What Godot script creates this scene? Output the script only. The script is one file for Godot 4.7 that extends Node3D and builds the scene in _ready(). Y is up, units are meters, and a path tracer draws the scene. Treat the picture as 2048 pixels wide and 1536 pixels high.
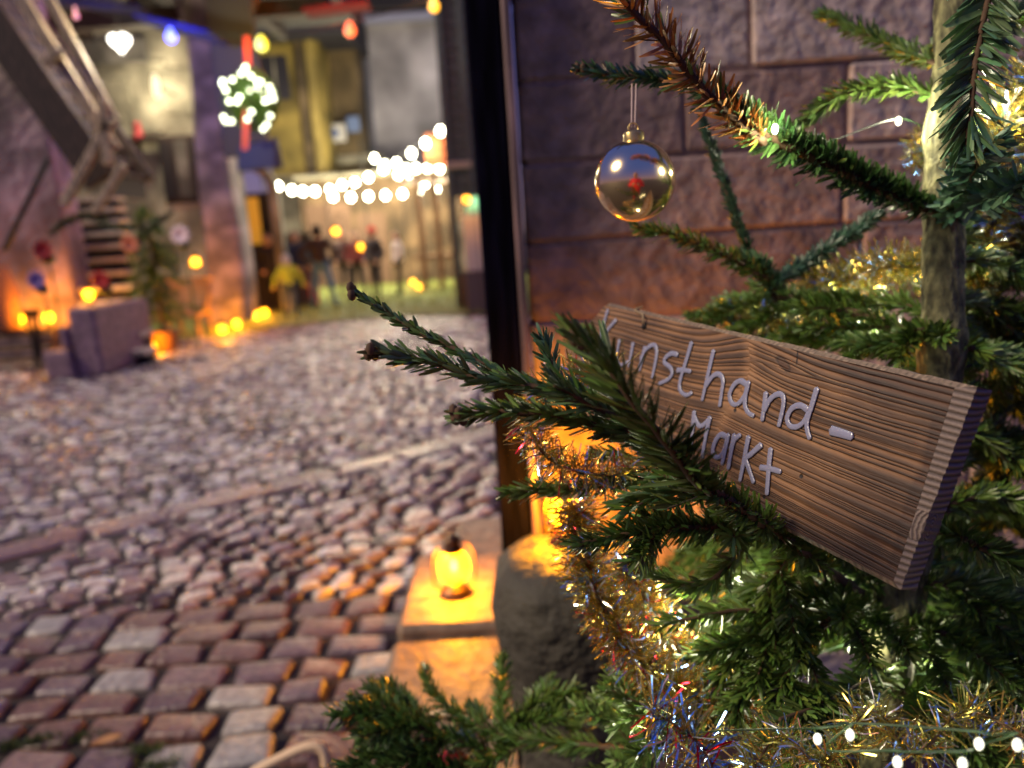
extends Node3D

const F := 1547.0
const EYE := 1.35
var rng := RandomNumberGenerator.new()
var cam_t := Transform3D()
var taken := {}
var M := {}
var T := {}


# ------------------------------------------------------------------ mesh bag (faces counter-clockwise seen from outside)
class Bag:
	var v := PackedVector3Array()
	var uv := PackedVector2Array()
	var c := PackedColorArray()
	var ix := PackedInt32Array()
	var col := Color.WHITE

	func p(x: Vector3, t := Vector2.ZERO) -> int:
		v.append(x)
		uv.append(t)
		c.append(col)
		return v.size() - 1

	func tri(a: int, b: int, d: int) -> void:
		ix.append(a)
		ix.append(b)
		ix.append(d)

	func quad(a: int, b: int, d: int, e: int) -> void:
		tri(a, b, d)
		tri(a, d, e)

	func flat_quad(a: Vector3, b: Vector3, d: Vector3, e: Vector3) -> void:
		quad(p(a), p(b), p(d), p(e))

	func add(o: Bag, x: Transform3D, tint: Color) -> void:
		var at := v.size()
		for k in o.v.size():
			v.append(x * o.v[k])
			uv.append(o.uv[k])
			c.append(tint)
		for k in o.ix.size():
			ix.append(o.ix[k] + at)

	func mesh() -> ArrayMesh:
		var n := PackedVector3Array()
		n.resize(v.size())
		for k in range(0, ix.size(), 3):
			var a := ix[k]
			var b := ix[k + 1]
			var d := ix[k + 2]
			var g := (v[b] - v[a]).cross(v[d] - v[a])
			n[a] += g
			n[b] += g
			n[d] += g
			ix[k + 1] = d
			ix[k + 2] = b
		for k in n.size():
			n[k] = n[k].normalized() if n[k].length_squared() > 1e-24 else Vector3.UP
		var s := []
		s.resize(Mesh.ARRAY_MAX)
		s[Mesh.ARRAY_VERTEX] = v
		s[Mesh.ARRAY_NORMAL] = n
		s[Mesh.ARRAY_TEX_UV] = uv
		s[Mesh.ARRAY_COLOR] = c
		s[Mesh.ARRAY_INDEX] = ix
		var m := ArrayMesh.new()
		m.add_surface_from_arrays(Mesh.PRIMITIVE_TRIANGLES, s)
		return m


func box(b: Bag, x: Transform3D, size: Vector3, bev := 0.004, jit := 0.0) -> void:
	var h := size * 0.5
	bev = minf(bev, 0.3 * minf(size.x, minf(size.y, size.z)))
	var P := {}
	for sx in [-1, 1]:
		for sy in [-1, 1]:
			for sz in [-1, 1]:
				var j := Vector3(rng.randf_range(-jit, jit), rng.randf_range(-jit, jit), rng.randf_range(-jit, jit))
				var k := Vector3(sx * h.x, sy * h.y, sz * h.z) + j
				P[[sx, sy, sz, 0]] = x * (k - Vector3(0, sy * bev, sz * bev))
				P[[sx, sy, sz, 1]] = x * (k - Vector3(sx * bev, 0, sz * bev))
				P[[sx, sy, sz, 2]] = x * (k - Vector3(sx * bev, sy * bev, 0))
	var mid := x.origin
	var face := func(pts: Array) -> void:
		var a: Vector3 = pts[0]
		var m := Vector3.ZERO
		for q: Vector3 in pts:
			m += q / pts.size()
		var nn: Vector3 = (pts[1] - a).cross(pts[2] - a)
		if nn.dot(m - mid) < 0:
			pts.reverse()
		var id := []
		for q: Vector3 in pts:
			id.append(b.p(q))
		b.tri(id[0], id[1], id[2])
		if id.size() == 4:
			b.tri(id[0], id[2], id[3])
	for s in [-1, 1]:
		face.call([P[[s, -1, -1, 0]], P[[s, 1, -1, 0]], P[[s, 1, 1, 0]], P[[s, -1, 1, 0]]])
		face.call([P[[-1, s, -1, 1]], P[[1, s, -1, 1]], P[[1, s, 1, 1]], P[[-1, s, 1, 1]]])
		face.call([P[[-1, -1, s, 2]], P[[1, -1, s, 2]], P[[1, 1, s, 2]], P[[-1, 1, s, 2]]])
		for r in [-1, 1]:
			face.call([P[[s, r, -1, 0]], P[[s, r, 1, 0]], P[[s, r, 1, 1]], P[[s, r, -1, 1]]])
			face.call([P[[s, -1, r, 0]], P[[s, 1, r, 0]], P[[s, 1, r, 2]], P[[s, -1, r, 2]]])
			face.call([P[[-1, s, r, 1]], P[[1, s, r, 1]], P[[1, s, r, 2]], P[[-1, s, r, 2]]])
			for q in [-1, 1]:
				face.call([P[[s, r, q, 0]], P[[s, r, q, 1]], P[[s, r, q, 2]]])


func bar(b: Bag, from: Vector3, to: Vector3, w: float, t: float, bev := 0.004, up := Vector3.UP) -> void:
	var y := (to - from).normalized()
	var x := y.cross(up)
	if x.length() < 0.01:
		x = y.cross(Vector3.BACK)
	x = x.normalized()
	box(b, Transform3D(Basis(x, y, x.cross(y)), (from + to) * 0.5), Vector3(w, from.distance_to(to), t), bev)


func tube(b: Bag, pts: PackedVector3Array, radii: Array, sides := 6, squash := 1.0, flat_to := Vector3.ZERO) -> void:
	var n := pts.size()
	var side := Vector3.ZERO
	var rings := []
	for i in n:
		var t := (pts[mini(i + 1, n - 1)] - pts[maxi(i - 1, 0)]).normalized()
		if flat_to != Vector3.ZERO:
			side = t.cross(flat_to).normalized()
		elif i == 0:
			side = t.cross(Vector3.UP if absf(t.y) < 0.9 else Vector3.RIGHT).normalized()
		else:
			side = (side - t * side.dot(t)).normalized()
		var other := t.cross(side)
		var r: float = radii[mini(i, radii.size() - 1)]
		var ring := []
		for j in sides:
			var a := TAU * j / sides
			ring.append(b.p(pts[i] + (side * cos(a) + other * sin(a) * squash) * r, Vector2(float(j) / sides, i * 0.1)))
		rings.append(ring)
	for i in n - 1:
		for j in sides:
			var k := (j + 1) % sides
			b.quad(rings[i][j], rings[i][k], rings[i + 1][k], rings[i + 1][j])
	var e0 := b.p(pts[0] + (pts[0] - pts[1]).normalized() * float(radii[0]) * 0.6)
	var e1 := b.p(pts[n - 1] + (pts[n - 1] - pts[n - 2]).normalized() * float(radii[mini(n - 1, radii.size() - 1)]) * 0.6)
	for j in sides:
		var k := (j + 1) % sides
		b.tri(e0, rings[0][k], rings[0][j])
		b.tri(e1, rings[n - 1][j], rings[n - 1][k])


func lathe(b: Bag, profile: Array, x := Transform3D(), segs := 20) -> void:
	var rings := []
	for i in profile.size():
		var q: Vector2 = profile[i]
		var ring := []
		for j in segs:
			var a := TAU * j / segs
			ring.append(b.p(x * Vector3(q.x * cos(a), q.y, q.x * sin(a)), Vector2(float(j) / segs, float(i) / profile.size())))
		rings.append(ring)
	for i in profile.size() - 1:
		for j in segs:
			var k := (j + 1) % segs
			b.quad(rings[i][j], rings[i + 1][j], rings[i + 1][k], rings[i][k])


func ball(b: Bag, at: Vector3, r: float, segs := 16, tall := 1.0) -> void:
	var pr := []
	for i in segs / 2 + 1:
		var a := PI * i / (segs / 2)
		pr.append(Vector2(maxf(r * sin(a), r * 0.002), -r * tall * cos(a)))
	lathe(b, pr, Transform3D(Basis(), at), segs)


func spline(pts: Array, step: float) -> PackedVector3Array:
	var c := Curve3D.new()
	for i in pts.size():
		var t: Vector3 = (pts[mini(i + 1, pts.size() - 1)] - pts[maxi(i - 1, 0)]) / 6.0
		c.add_point(pts[i], -t, t)
	var n := maxi(2, int(c.get_baked_length() / step))
	var out := PackedVector3Array()
	for i in n + 1:
		out.append(c.sample_baked(c.get_baked_length() * i / n, true))
	return out


# ------------------------------------------------------------------ places
func pix(x: float, y: float, d: float) -> Vector3:
	return cam_t * Vector3((x - 1024.0) / F * d, (768.0 - y) / F * d, -d)


func ground(x: float, y: float, h := 0.0) -> Vector3:
	var r := pix(x, y, 1.0) - cam_t.origin
	return cam_t.origin + r * ((h - EYE) / r.y)


func onz(x: float, y: float, z: float) -> Vector3:
	var r := pix(x, y, 1.0) - cam_t.origin
	return cam_t.origin + r * (z / r.z)


# ------------------------------------------------------------------ things
func numbered(called: String) -> String:
	var n: int = taken.get(called, 0)
	taken[called] = n + 1
	return called if n == 0 else "%s_%03d" % [called, n]


func tag(o: Node, label: String, category := "", group := "", kind := "") -> void:
	if label:
		o.set_meta("label", label)
	if category:
		o.set_meta("category", category)
	if group:
		o.set_meta("group", group)
	if kind:
		o.set_meta("kind", kind)


func thing(called: String, at: Vector3, label: String, category: String, group := "", turn := 0.0) -> Node3D:
	var o := Node3D.new()
	o.name = numbered(called)
	o.position = at
	o.rotation.y = turn
	add_child(o, true)
	tag(o, label, category, group)
	return o


func put(called: String, b: Variant, m: Material, parent: Node) -> MeshInstance3D:
	var o := MeshInstance3D.new()
	o.name = numbered(called) if parent == self else called
	o.mesh = b.mesh() if b is Bag else b
	o.material_override = m
	parent.add_child(o, true)
	return o


func part(called: String, parent: Node, m: Material, shape: Callable) -> MeshInstance3D:
	var b := Bag.new()
	shape.call(b)
	return put(called, b, m, parent)


func boxpart(called: String, parent: Node, m: Material, lo: Vector3, hi: Vector3, bev := 0.01, jit := 0.0) -> MeshInstance3D:
	var b := Bag.new()
	box(b, Transform3D(Basis(), (lo + hi) * 0.5), (hi - lo).abs(), bev, jit)
	return put(called, b, m, parent)


func lamp(parent: Node, at: Vector3, lin: Color, energy: float, size := 0.02) -> void:
	var l := OmniLight3D.new()
	l.name = "glow"
	l.position = at
	l.light_color = lin.linear_to_srgb()
	l.light_energy = energy
	l.light_size = size
	l.omni_range = 40.0
	l.omni_attenuation = 2.0
	l.shadow_enabled = true
	parent.add_child(l, true)


# ------------------------------------------------------------------ materials
func noise_image(seed_: int, freq: float, oct: int, size := 512, kind := FastNoiseLite.TYPE_SIMPLEX_SMOOTH) -> Image:
	var n := FastNoiseLite.new()
	n.seed = seed_
	n.noise_type = kind
	n.frequency = freq
	n.fractal_octaves = oct
	return n.get_seamless_image(size, size)


func graded(im: Image, lo: float, hi: float, power := 1.0) -> ImageTexture:
	im.convert(Image.FORMAT_RGB8)
	for y in im.get_height():
		for x in im.get_width():
			var g := lo + (hi - lo) * pow(im.get_pixel(x, y).r, power)
			im.set_pixel(x, y, Color(g, g, g))
	return ImageTexture.create_from_image(im)


func mat(lin: Color, rough := 0.8, o := {}) -> StandardMaterial3D:
	var m := StandardMaterial3D.new()
	m.albedo_color = lin.linear_to_srgb()
	m.roughness = rough
	m.metallic = o.get("metal", 0.0)
	m.metallic_specular = o.get("spec", 0.5)
	m.vertex_color_use_as_albedo = o.get("vcol", false)
	if o.has("tex"):
		m.albedo_texture = T[o.tex]
	if o.has("bump"):
		m.heightmap_enabled = true
		m.heightmap_texture = T[o.bump]
		m.heightmap_scale = o.get("bump_cm", 0.3)
	if o.has("scale"):
		m.uv1_triplanar = true
		m.uv1_world_triplanar = o.get("world", true)
		var s: Variant = o.scale
		m.uv1_scale = s if s is Vector3 else Vector3.ONE * float(s)
	if o.has("emit"):
		var e: Color = o.emit
		var top := maxf(e.r, maxf(e.g, e.b))
		m.emission_enabled = true
		m.emission = Color(e.r / top, e.g / top, e.b / top).linear_to_srgb()
		m.emission_energy_multiplier = top
	if o.has("alpha"):
		m.transparency = BaseMaterial3D.TRANSPARENCY_ALPHA
		m.albedo_color.a = o.alpha
	if o.has("back"):
		m.backlight_enabled = true
		m.backlight = o.back
	if o.has("coat"):
		m.clearcoat_enabled = true
		m.clearcoat = o.coat
		m.clearcoat_roughness = 0.2
	return m


func materials() -> void:
	T.stone = graded(noise_image(3, 0.012, 5), 0.62, 1.0, 0.9)
	T.rough = graded(noise_image(5, 0.02, 5), 0.0, 1.0)
	T.blotch = graded(noise_image(8, 0.006, 4, 256), 0.45, 1.0)
	T.fine = graded(noise_image(9, 0.05, 3, 256), 0.7, 1.0)
	T.bark = graded(noise_image(33, 0.012, 5), 0.1, 1.0, 0.9)
	var streak := noise_image(12, 0.03, 3, 256)
	streak.resize(256, 32, Image.INTERPOLATE_LANCZOS)
	streak.resize(64, 512, Image.INTERPOLATE_LANCZOS)
	T.streak = graded(streak, 0.35, 1.0)
	var st := {"tex": "stone", "bump": "rough", "bump_cm": 0.55, "scale": 2.2}
	M.wall = [mat(Color(0.43, 0.325, 0.285), 0.85, st), mat(Color(0.35, 0.24, 0.21), 0.85, st), mat(Color(0.56, 0.45, 0.41), 0.85, st), mat(Color(0.24, 0.16, 0.15), 0.85, st)]
	M.mortar = mat(Color(0.24, 0.14, 0.12), 0.95, {"tex": "fine", "scale": 4.0})
	var cb := {"tex": "stone", "bump": "rough", "bump_cm": 0.5, "scale": 3.0, "spec": 0.6}
	M.sett = []
	for c in [Color(0.15, 0.078, 0.068), Color(0.19, 0.1, 0.078), Color(0.165, 0.11, 0.125), Color(0.13, 0.078, 0.08), Color(0.42, 0.4, 0.36), Color(0.22, 0.11, 0.075), Color(0.26, 0.17, 0.15)]:
		M.sett.append(mat(c, 0.42, cb))
	M.cobble = mat(Color.WHITE, 0.27, {"tex": "stone", "bump": "rough", "bump_cm": 0.4, "scale": 3.0, "spec": 0.9, "vcol": true})
	M.earth = mat(Color(0.034, 0.024, 0.022), 0.9, {"tex": "fine", "scale": 2.0})
	M.slab = mat(Color(0.34, 0.23, 0.14), 0.6, {"tex": "stone", "bump": "rough", "bump_cm": 0.6, "scale": 1.6})
	M.guard = mat(Color(0.105, 0.095, 0.065), 0.8, {"tex": "blotch", "bump": "rough", "bump_cm": 1.6, "scale": 1.8})
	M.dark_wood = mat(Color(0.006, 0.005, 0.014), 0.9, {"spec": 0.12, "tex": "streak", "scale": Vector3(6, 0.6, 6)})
	M.strip_wood = mat(Color(0.4, 0.24, 0.24), 0.6, {"tex": "streak", "scale": Vector3(6, 0.6, 6)})
	M.beam = mat(Color(0.09, 0.05, 0.04), 0.8, {"tex": "streak", "scale": Vector3(3, 0.7, 3)})
	M.pale_wood = mat(Color(0.46, 0.29, 0.15), 0.7, {"tex": "streak", "scale": Vector3(3, 0.7, 3)})
	M.post = mat(Color(0.46, 0.36, 0.41), 0.85, {"tex": "blotch", "scale": 0.8})
	M.iron = mat(Color(0.02, 0.02, 0.022), 0.4, {"metal": 0.7})
	M.tin = mat(Color(0.12, 0.07, 0.04), 0.35, {"metal": 0.8})
	M.wick = mat(Color(0.9, 0.6, 0.2), 0.5, {"emit": Color(9.0, 6.5, 2.4)})
	M.globe = mat(Color(0.9, 0.6, 0.1), 0.2, {"alpha": 0.75, "emit": Color(1.9, 1.12, 0.03)})
	M.cord = mat(Color(0.012, 0.014, 0.012), 0.6)
	M.white_bulb = mat(Color(0.9, 0.9, 0.8), 0.3, {"emit": Color(28.0, 26.5, 19.0)})
	M.led = mat(Color(0.9, 0.9, 0.8), 0.3, {"emit": Color(4.5, 4.3, 3.0)})
	M.dim_led = mat(Color(0.9, 0.9, 0.8), 0.3, {"emit": Color(1.3, 1.3, 1.0)})
	M.bark = mat(Color(0.4, 0.38, 0.17), 0.85, {"tex": "bark", "bump": "bark", "bump_cm": 0.5, "scale": Vector3(14, 6, 14)})
	M.twig = mat(Color(0.1, 0.055, 0.025), 0.85, {"tex": "fine", "scale": 20.0})
	M.needle = mat(Color.WHITE, 0.36, {"vcol": true, "spec": 0.5, "back": Color(0.25, 0.25, 0.25)})
	M.foil = mat(Color.WHITE, 0.22, {"vcol": true, "metal": 0.85})
	M.body = mat(Color.WHITE, 0.85, {"vcol": true})
	M.grass = mat(Color.WHITE, 0.8, {"vcol": true, "back": Color(0.2, 0.2, 0.2)})


# ------------------------------------------------------------------ fir foliage
func needle_mesh() -> ArrayMesh:
	var b := Bag.new()
	var w := [0.04, 0.058, 0.064, 0.058, 0.03]
	var rows := []
	for i in 5:
		var t := i / 4.0
		var z := 0.10 * t * t
		rows.append([b.p(Vector3(-w[i], t, z + 0.012)), b.p(Vector3(0, t, z)), b.p(Vector3(w[i], t, z + 0.012))])
	for i in 4:
		for k in 2:
			b.quad(rows[i][k], rows[i][k + 1], rows[i + 1][k + 1], rows[i + 1][k])
	return b.mesh()


func swarm(called: String, mesh: Mesh, m: Material, xs: Array, cs: Array, parent: Node) -> MultiMeshInstance3D:
	var mm := MultiMesh.new()
	mm.transform_format = MultiMesh.TRANSFORM_3D
	mm.use_colors = true
	mm.mesh = mesh
	mm.instance_count = xs.size()
	for i in xs.size():
		mm.set_instance_transform(i, xs[i])
		mm.set_instance_color(i, cs[i])
	var o := MultiMeshInstance3D.new()
	o.name = called
	o.multimesh = mm
	o.material_override = m
	parent.add_child(o, true)
	if called != "bulbs":
		o.set_meta("kind", "stuff")
	return o


var needle: ArrayMesh
const FIR := Color(0.08, 0.145, 0.024)
const BLUE_FIR := Color(0.034, 0.09, 0.036)
const PALE_FIR := Color(0.1, 0.165, 0.04)
const DEAD := Color(0.34, 0.15, 0.035)


func needles_along(pts: PackedVector3Array, len_mm: float, per_cm: float, tone: Color, o: Dictionary, xs: Array, cs: Array) -> void:
	var full := 0.0
	for i in pts.size() - 1:
		full += pts[i].distance_to(pts[i + 1])
	var run := 0.0
	var up_bias: float = o.get("up", 0.35)
	var open: float = o.get("open", 50.0)
	var flat: float = o.get("flat", 0.0)
	for i in pts.size() - 1:
		var step := pts[i].distance_to(pts[i + 1])
		var axis := (pts[i + 1] - pts[i]).normalized()
		var side := axis.cross(Vector3.UP).normalized()
		var over := side.cross(axis).normalized()
		var n := step * 100.0 * per_cm
		var k := int(n) + (1 if rng.randf() < n - int(n) else 0)
		for q in k:
			var t := (run + step * rng.randf()) / full
			if t < o.get("from", 0.0) or t > o.get("to", 1.0):
				continue
			var a := rng.randf() * TAU
			var rad := side * cos(a) + over * sin(a)
			rad = (rad + over * up_bias * rng.randf()).normalized()
			if flat > 0.0:
				rad = (rad * (1.0 - flat) + side * signf(rad.dot(side)) * flat).normalized()
			var tip := smoothstep(0.8, 1.0, t)
			var ang := deg_to_rad(rng.randfn(open, 9.0) * (1.0 - 0.35 * tip))
			var d := (axis * cos(ang) + rad * sin(ang)).normalized()
			var l := len_mm * 0.001 * rng.randf_range(0.72, 1.12) * (1.0 - 0.35 * smoothstep(0.85, 1.0, t)) * (0.75 + 0.25 * smoothstep(0.0, 0.15, t))
			var zz := (axis - d * axis.dot(d))
			zz = zz.normalized().rotated(d, rng.randfn(0.0, 0.5))
			var xx := d.cross(zz)
			var wide := 0.022 if l < 0.022 else l
			xs.append(Transform3D(Basis(xx * wide * o.get("fat", 1.0), d * l, zz * l), pts[i].lerp(pts[i + 1], rng.randf()) + rad * 0.0012))
			var c := tone.lerp(DEAD, o.get("dead", 0.0) if rng.randf() < o.get("dead_share", 1.0) else 0.0)
			var g := rng.randf_range(0.65, 1.35)
			cs.append(Color(c.r * g * rng.randf_range(0.8, 1.25), c.g * g, c.b * g * rng.randf_range(0.8, 1.2)))
		run += step


func branch(tree: Node3D, pts: Array, r0: float, r1: float, len_mm: float, per_cm: float, tone: Color, o := {}) -> MeshInstance3D:
	# pts from the root to the tip, world space; side twigs come out of o.sides
	var main := spline(pts, 0.012)
	var b := Bag.new()
	var xs := []
	var cs := []
	var radii := []
	for i in main.size():
		radii.append(lerpf(r0, r1, float(i) / (main.size() - 1)) * rng.randf_range(0.9, 1.1))
		if i > 0 and i < main.size() - 1:
			main[i] += Vector3(rng.randf_range(-1, 1), rng.randf_range(-1, 1), rng.randf_range(-1, 1)) * 0.001
	tube(b, main, radii, 6)
	needles_along(main, len_mm, per_cm, tone, o, xs, cs)
	for k in o.get("sides", 0):
		var t := lerpf(o.get("side_from", 0.25), 0.92, (k + rng.randf() * 0.6) / o.sides)
		var i := clampi(int(t * (main.size() - 1)), 0, main.size() - 2)
		var axis := (main[i + 1] - main[i]).normalized()
		var side := axis.cross(Vector3.UP).normalized() * (1.0 if k % 2 else -1.0)
		var l: float = o.get("side_len", 0.12) * (1.1 - 0.6 * t) * rng.randf_range(0.7, 1.2)
		var d := (axis * 0.75 + side * rng.randf_range(0.6, 0.9) + Vector3.UP * rng.randf_range(-0.25, 0.2)).normalized()
		var s := spline([main[i], main[i] + d * l * 0.5, main[i] + (d + axis * 0.15 + Vector3.DOWN * 0.08) * l], 0.012)
		tube(b, s, [0.0016, 0.001], 5)
		needles_along(s, len_mm * 0.92, per_cm, tone, o, xs, cs)
	if o.get("bud", false):
		var e := main[main.size() - 1]
		for k in 5:
			ball(b, e + Vector3(rng.randf_range(-1, 1), rng.randf_range(-1, 1), rng.randf_range(-1, 1)) * 0.0035, 0.0035, 8, 1.4)
	var m := put("branch", b, M.twig, tree)
	swarm("needles", needle, M.needle, xs, cs, m)
	return m


func px_branch(tree: Node3D, pp: Array, r0: float, r1: float, len_mm: float, per_cm: float, tone: Color, o := {}) -> MeshInstance3D:
	var w := []
	for q in pp:
		w.append(pix(q[0], q[1], q[2]))
	return branch(tree, w, r0 * 0.001, r1 * 0.001, len_mm, per_cm, tone, o)


func strip_mesh() -> ArrayMesh:
	var b := Bag.new()
	var rows := []
	for i in 5:
		var t := i / 4.0
		rows.append([b.p(Vector3(-0.5, t - 0.15 * t * t, 0.42 * t * t)), b.p(Vector3(0.5, t - 0.15 * t * t, 0.42 * t * t + 0.02))])
	for i in 4:
		b.quad(rows[i][0], rows[i][1], rows[i + 1][1], rows[i + 1][0])
	return b.mesh()


func tinsel(label: String, pp: Array, len_mm: float, per_cm: float, palette: Array, wide := 1.0) -> void:
	var w := []
	for q in pp:
		w.append(pix(q[0], q[1], q[2]))
	var pts := spline(w, 0.01)
	var o := thing("tinsel_garland", pts[0], label, "tinsel garland", "tinsel garlands wound round the fir")
	for i in pts.size():
		pts[i] -= o.position
	part("cord", o, M.tin, func(b: Bag) -> void: tube(b, pts, [0.0012], 5))
	var xs := []
	var cs := []
	for i in pts.size() - 1:
		var axis := (pts[i + 1] - pts[i]).normalized()
		var side := axis.cross(Vector3(0.3, 1, 0.2)).normalized()
		for q in int(per_cm * 2.6):
			var a := rng.randf() * TAU
			var rad := side.rotated(axis, a)
			var d := (rad + axis * rng.randf_range(-0.6, 0.6)).normalized()
			var l := len_mm * 0.001 * rng.randf_range(0.5, 1.1)
			var z := d.cross(axis).normalized().rotated(d, rng.randf() * TAU)
			xs.append(Transform3D(Basis(d.cross(z) * rng.randf_range(0.0006, 0.0012) * wide, d * l, z * l), pts[i].lerp(pts[i + 1], rng.randf())))
			var pick := rng.randf()
			for e in palette:
				pick -= e[0]
				if pick <= 0:
					cs.append(e[1])
					break
			if cs.size() < xs.size():
				cs.append(palette[0][1])
	swarm("foil_strips", T_strip, M.foil, xs, cs, o)


var T_strip: ArrayMesh


# ------------------------------------------------------------------ lantern
func lantern(at: Vector3, label: String, scale_ := 1.0, energy := 0.22, turn := 0.0, group := "storm lanterns with yellow flames about the yard") -> Node3D:
	var o := thing("storm_lantern", at, label, "lantern", group, turn)
	var s := scale_
	part("tank", o, M.tin, func(b: Bag) -> void: lathe(b, [Vector2(0.001, 0), Vector2(0.056, 0), Vector2(0.06, 0.006), Vector2(0.058, 0.03), Vector2(0.04, 0.042), Vector2(0.032, 0.046), Vector2(0.032, 0.058), Vector2(0.001, 0.058)], Transform3D(Basis.from_scale(Vector3.ONE * s), Vector3.ZERO), 20))
	part("glass_globe", o, M.globe, func(b: Bag) -> void: lathe(b, [Vector2(0.034, 0.06), Vector2(0.052, 0.08), Vector2(0.062, 0.11), Vector2(0.058, 0.145), Vector2(0.042, 0.172), Vector2(0.034, 0.18)], Transform3D(Basis.from_scale(Vector3.ONE * s), Vector3.ZERO), 20))
	part("flame", o, M.wick, func(b: Bag) -> void: ball(b, Vector3(0, 0.122, 0) * s, 0.013 * s, 12, 1.9))
	part("chimney_cap", o, M.tin, func(b: Bag) -> void: lathe(b, [Vector2(0.036, 0.181), Vector2(0.04, 0.19), Vector2(0.03, 0.205), Vector2(0.03, 0.225), Vector2(0.036, 0.228), Vector2(0.024, 0.243), Vector2(0.001, 0.247)], Transform3D(Basis.from_scale(Vector3.ONE * s), Vector3.ZERO), 18))
	for k in [-1.0, 1.0]:
		part("side_tube", o, M.tin, func(b: Bag) -> void: tube(b, spline([Vector3(k * 0.05, 0.035, 0) * s, Vector3(k * 0.078, 0.06, 0) * s, Vector3(k * 0.08, 0.15, 0) * s, Vector3(k * 0.06, 0.2, 0) * s, Vector3(k * 0.03, 0.215, 0) * s], 0.02 * s), [0.0045 * s], 6))
	part("handle", o, M.iron, func(b: Bag) -> void:
		var arc := []
		for k in 9:
			var a := PI * k / 8.0
			arc.append(Vector3(cos(a) * 0.07, 0.2 + sin(a) * 0.075, 0.012 * sin(a)) * s)
		tube(b, spline(arc, 0.015 * s), [0.0018 * s], 5))
	lamp(o, Vector3(0, 0.13, 0) * s, Color(1.0, 0.34, 0.006), energy, 0.02 * s)
	return o


# ------------------------------------------------------------------ people: one skin over tapered bones
func person_mesh(bones: Array, cell: float) -> Bag:
	var lo := Vector3.ONE * 99
	var hi := -lo
	for e in bones:
		var r: float = maxf(e[2], e[3]) + cell * 2.5
		for q in [e[0], e[1]]:
			lo = lo.min(q - Vector3.ONE * r)
			hi = hi.max(q + Vector3.ONE * r)
	var n := Vector3i(((hi - lo) / cell).ceil()) + Vector3i.ONE
	var f := PackedFloat32Array()
	f.resize(n.x * n.y * n.z)
	var best := PackedFloat32Array()
	best.resize(f.size())
	best.fill(9.0)
	var who := PackedInt32Array()
	who.resize(f.size())
	var sharp := 1.2 / cell
	for k in bones.size():
		var e: Array = bones[k]
		var a: Vector3 = e[0]
		var ab: Vector3 = e[1] - a
		var ra: float = e[2]
		var rb: float = e[3]
		var m := maxf(ra, rb) + cell * 3.0
		var g0 := Vector3i(((a.min(e[1]) - Vector3.ONE * m - lo) / cell).floor()).clamp(Vector3i.ZERO, n - Vector3i.ONE)
		var g1 := Vector3i(((a.max(e[1]) + Vector3.ONE * m - lo) / cell).ceil()).clamp(Vector3i.ZERO, n - Vector3i.ONE)
		var l2 := maxf(ab.length_squared(), 1e-9)
		for z in range(g0.z, g1.z + 1):
			for y in range(g0.y, g1.y + 1):
				for x in range(g0.x, g1.x + 1):
					var q := lo + Vector3(x, y, z) * cell - a
					var t := clampf(q.dot(ab) / l2, 0, 1)
					var d := (q - ab * t).length() - lerpf(ra, rb, t)
					var i := (z * n.y + y) * n.x + x
					f[i] += exp(-d * sharp)
					if d < best[i]:
						best[i] = d
						who[i] = k
	var b := Bag.new()
	var id := {}
	var val := func(x: int, y: int, z: int) -> float: return f[(z * n.y + y) * n.x + x] - 1.0
	for z in n.z - 1:
		for y in n.y - 1:
			for x in n.x - 1:
				var at := Vector3.ZERO
				var cnt := 0
				var s := []
				for c in 8:
					s.append(f[((z + (c >> 2)) * n.y + y + ((c >> 1) & 1)) * n.x + x + (c & 1)] - 1.0)
				for c in 8:
					for ax in [1, 2, 4]:
						if c & ax == 0 and (s[c] > 0.0) != (s[c | ax] > 0.0):
							var g0: float = log(s[c] + 1.0 + 1e-9)
							var g1: float = log(s[c | ax] + 1.0 + 1e-9)
							var t := clampf(g0 / (g0 - g1), 0, 1)
							at += Vector3(c & 1, (c >> 1) & 1, c >> 2) + Vector3(ax & 1, (ax >> 1) & 1, ax >> 2) * t
							cnt += 1
				if cnt:
					var e: Array = bones[who[(z * n.y + y) * n.x + x]]
					b.col = e[4]
					id[Vector3i(x, y, z)] = b.p(lo + (Vector3(x, y, z) + at / cnt) * cell)
	var ax3 := [Vector3i(1, 0, 0), Vector3i(0, 1, 0), Vector3i(0, 0, 1)]
	for z in range(1, n.z - 1):
		for y in range(1, n.y - 1):
			for x in range(1, n.x - 1):
				var here: bool = val.call(x, y, z) > 0.0
				for k in 3:
					var e: Vector3i = ax3[k]
					var there: bool = val.call(x + e.x, y + e.y, z + e.z) > 0.0
					if here == there:
						continue
					var u: Vector3i = ax3[(k + 1) % 3]
					var w: Vector3i = ax3[(k + 2) % 3]
					var o := Vector3i(x, y, z)
					var ids := [o - u - w, o - w, o, o - u]
					if not ids.all(func(q: Vector3i) -> bool: return id.has(q)):
						continue
					if here:
						b.quad(id[ids[0]], id[ids[1]], id[ids[2]], id[ids[3]])
					else:
						b.quad(id[ids[3]], id[ids[2]], id[ids[1]], id[ids[0]])
	return b


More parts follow.
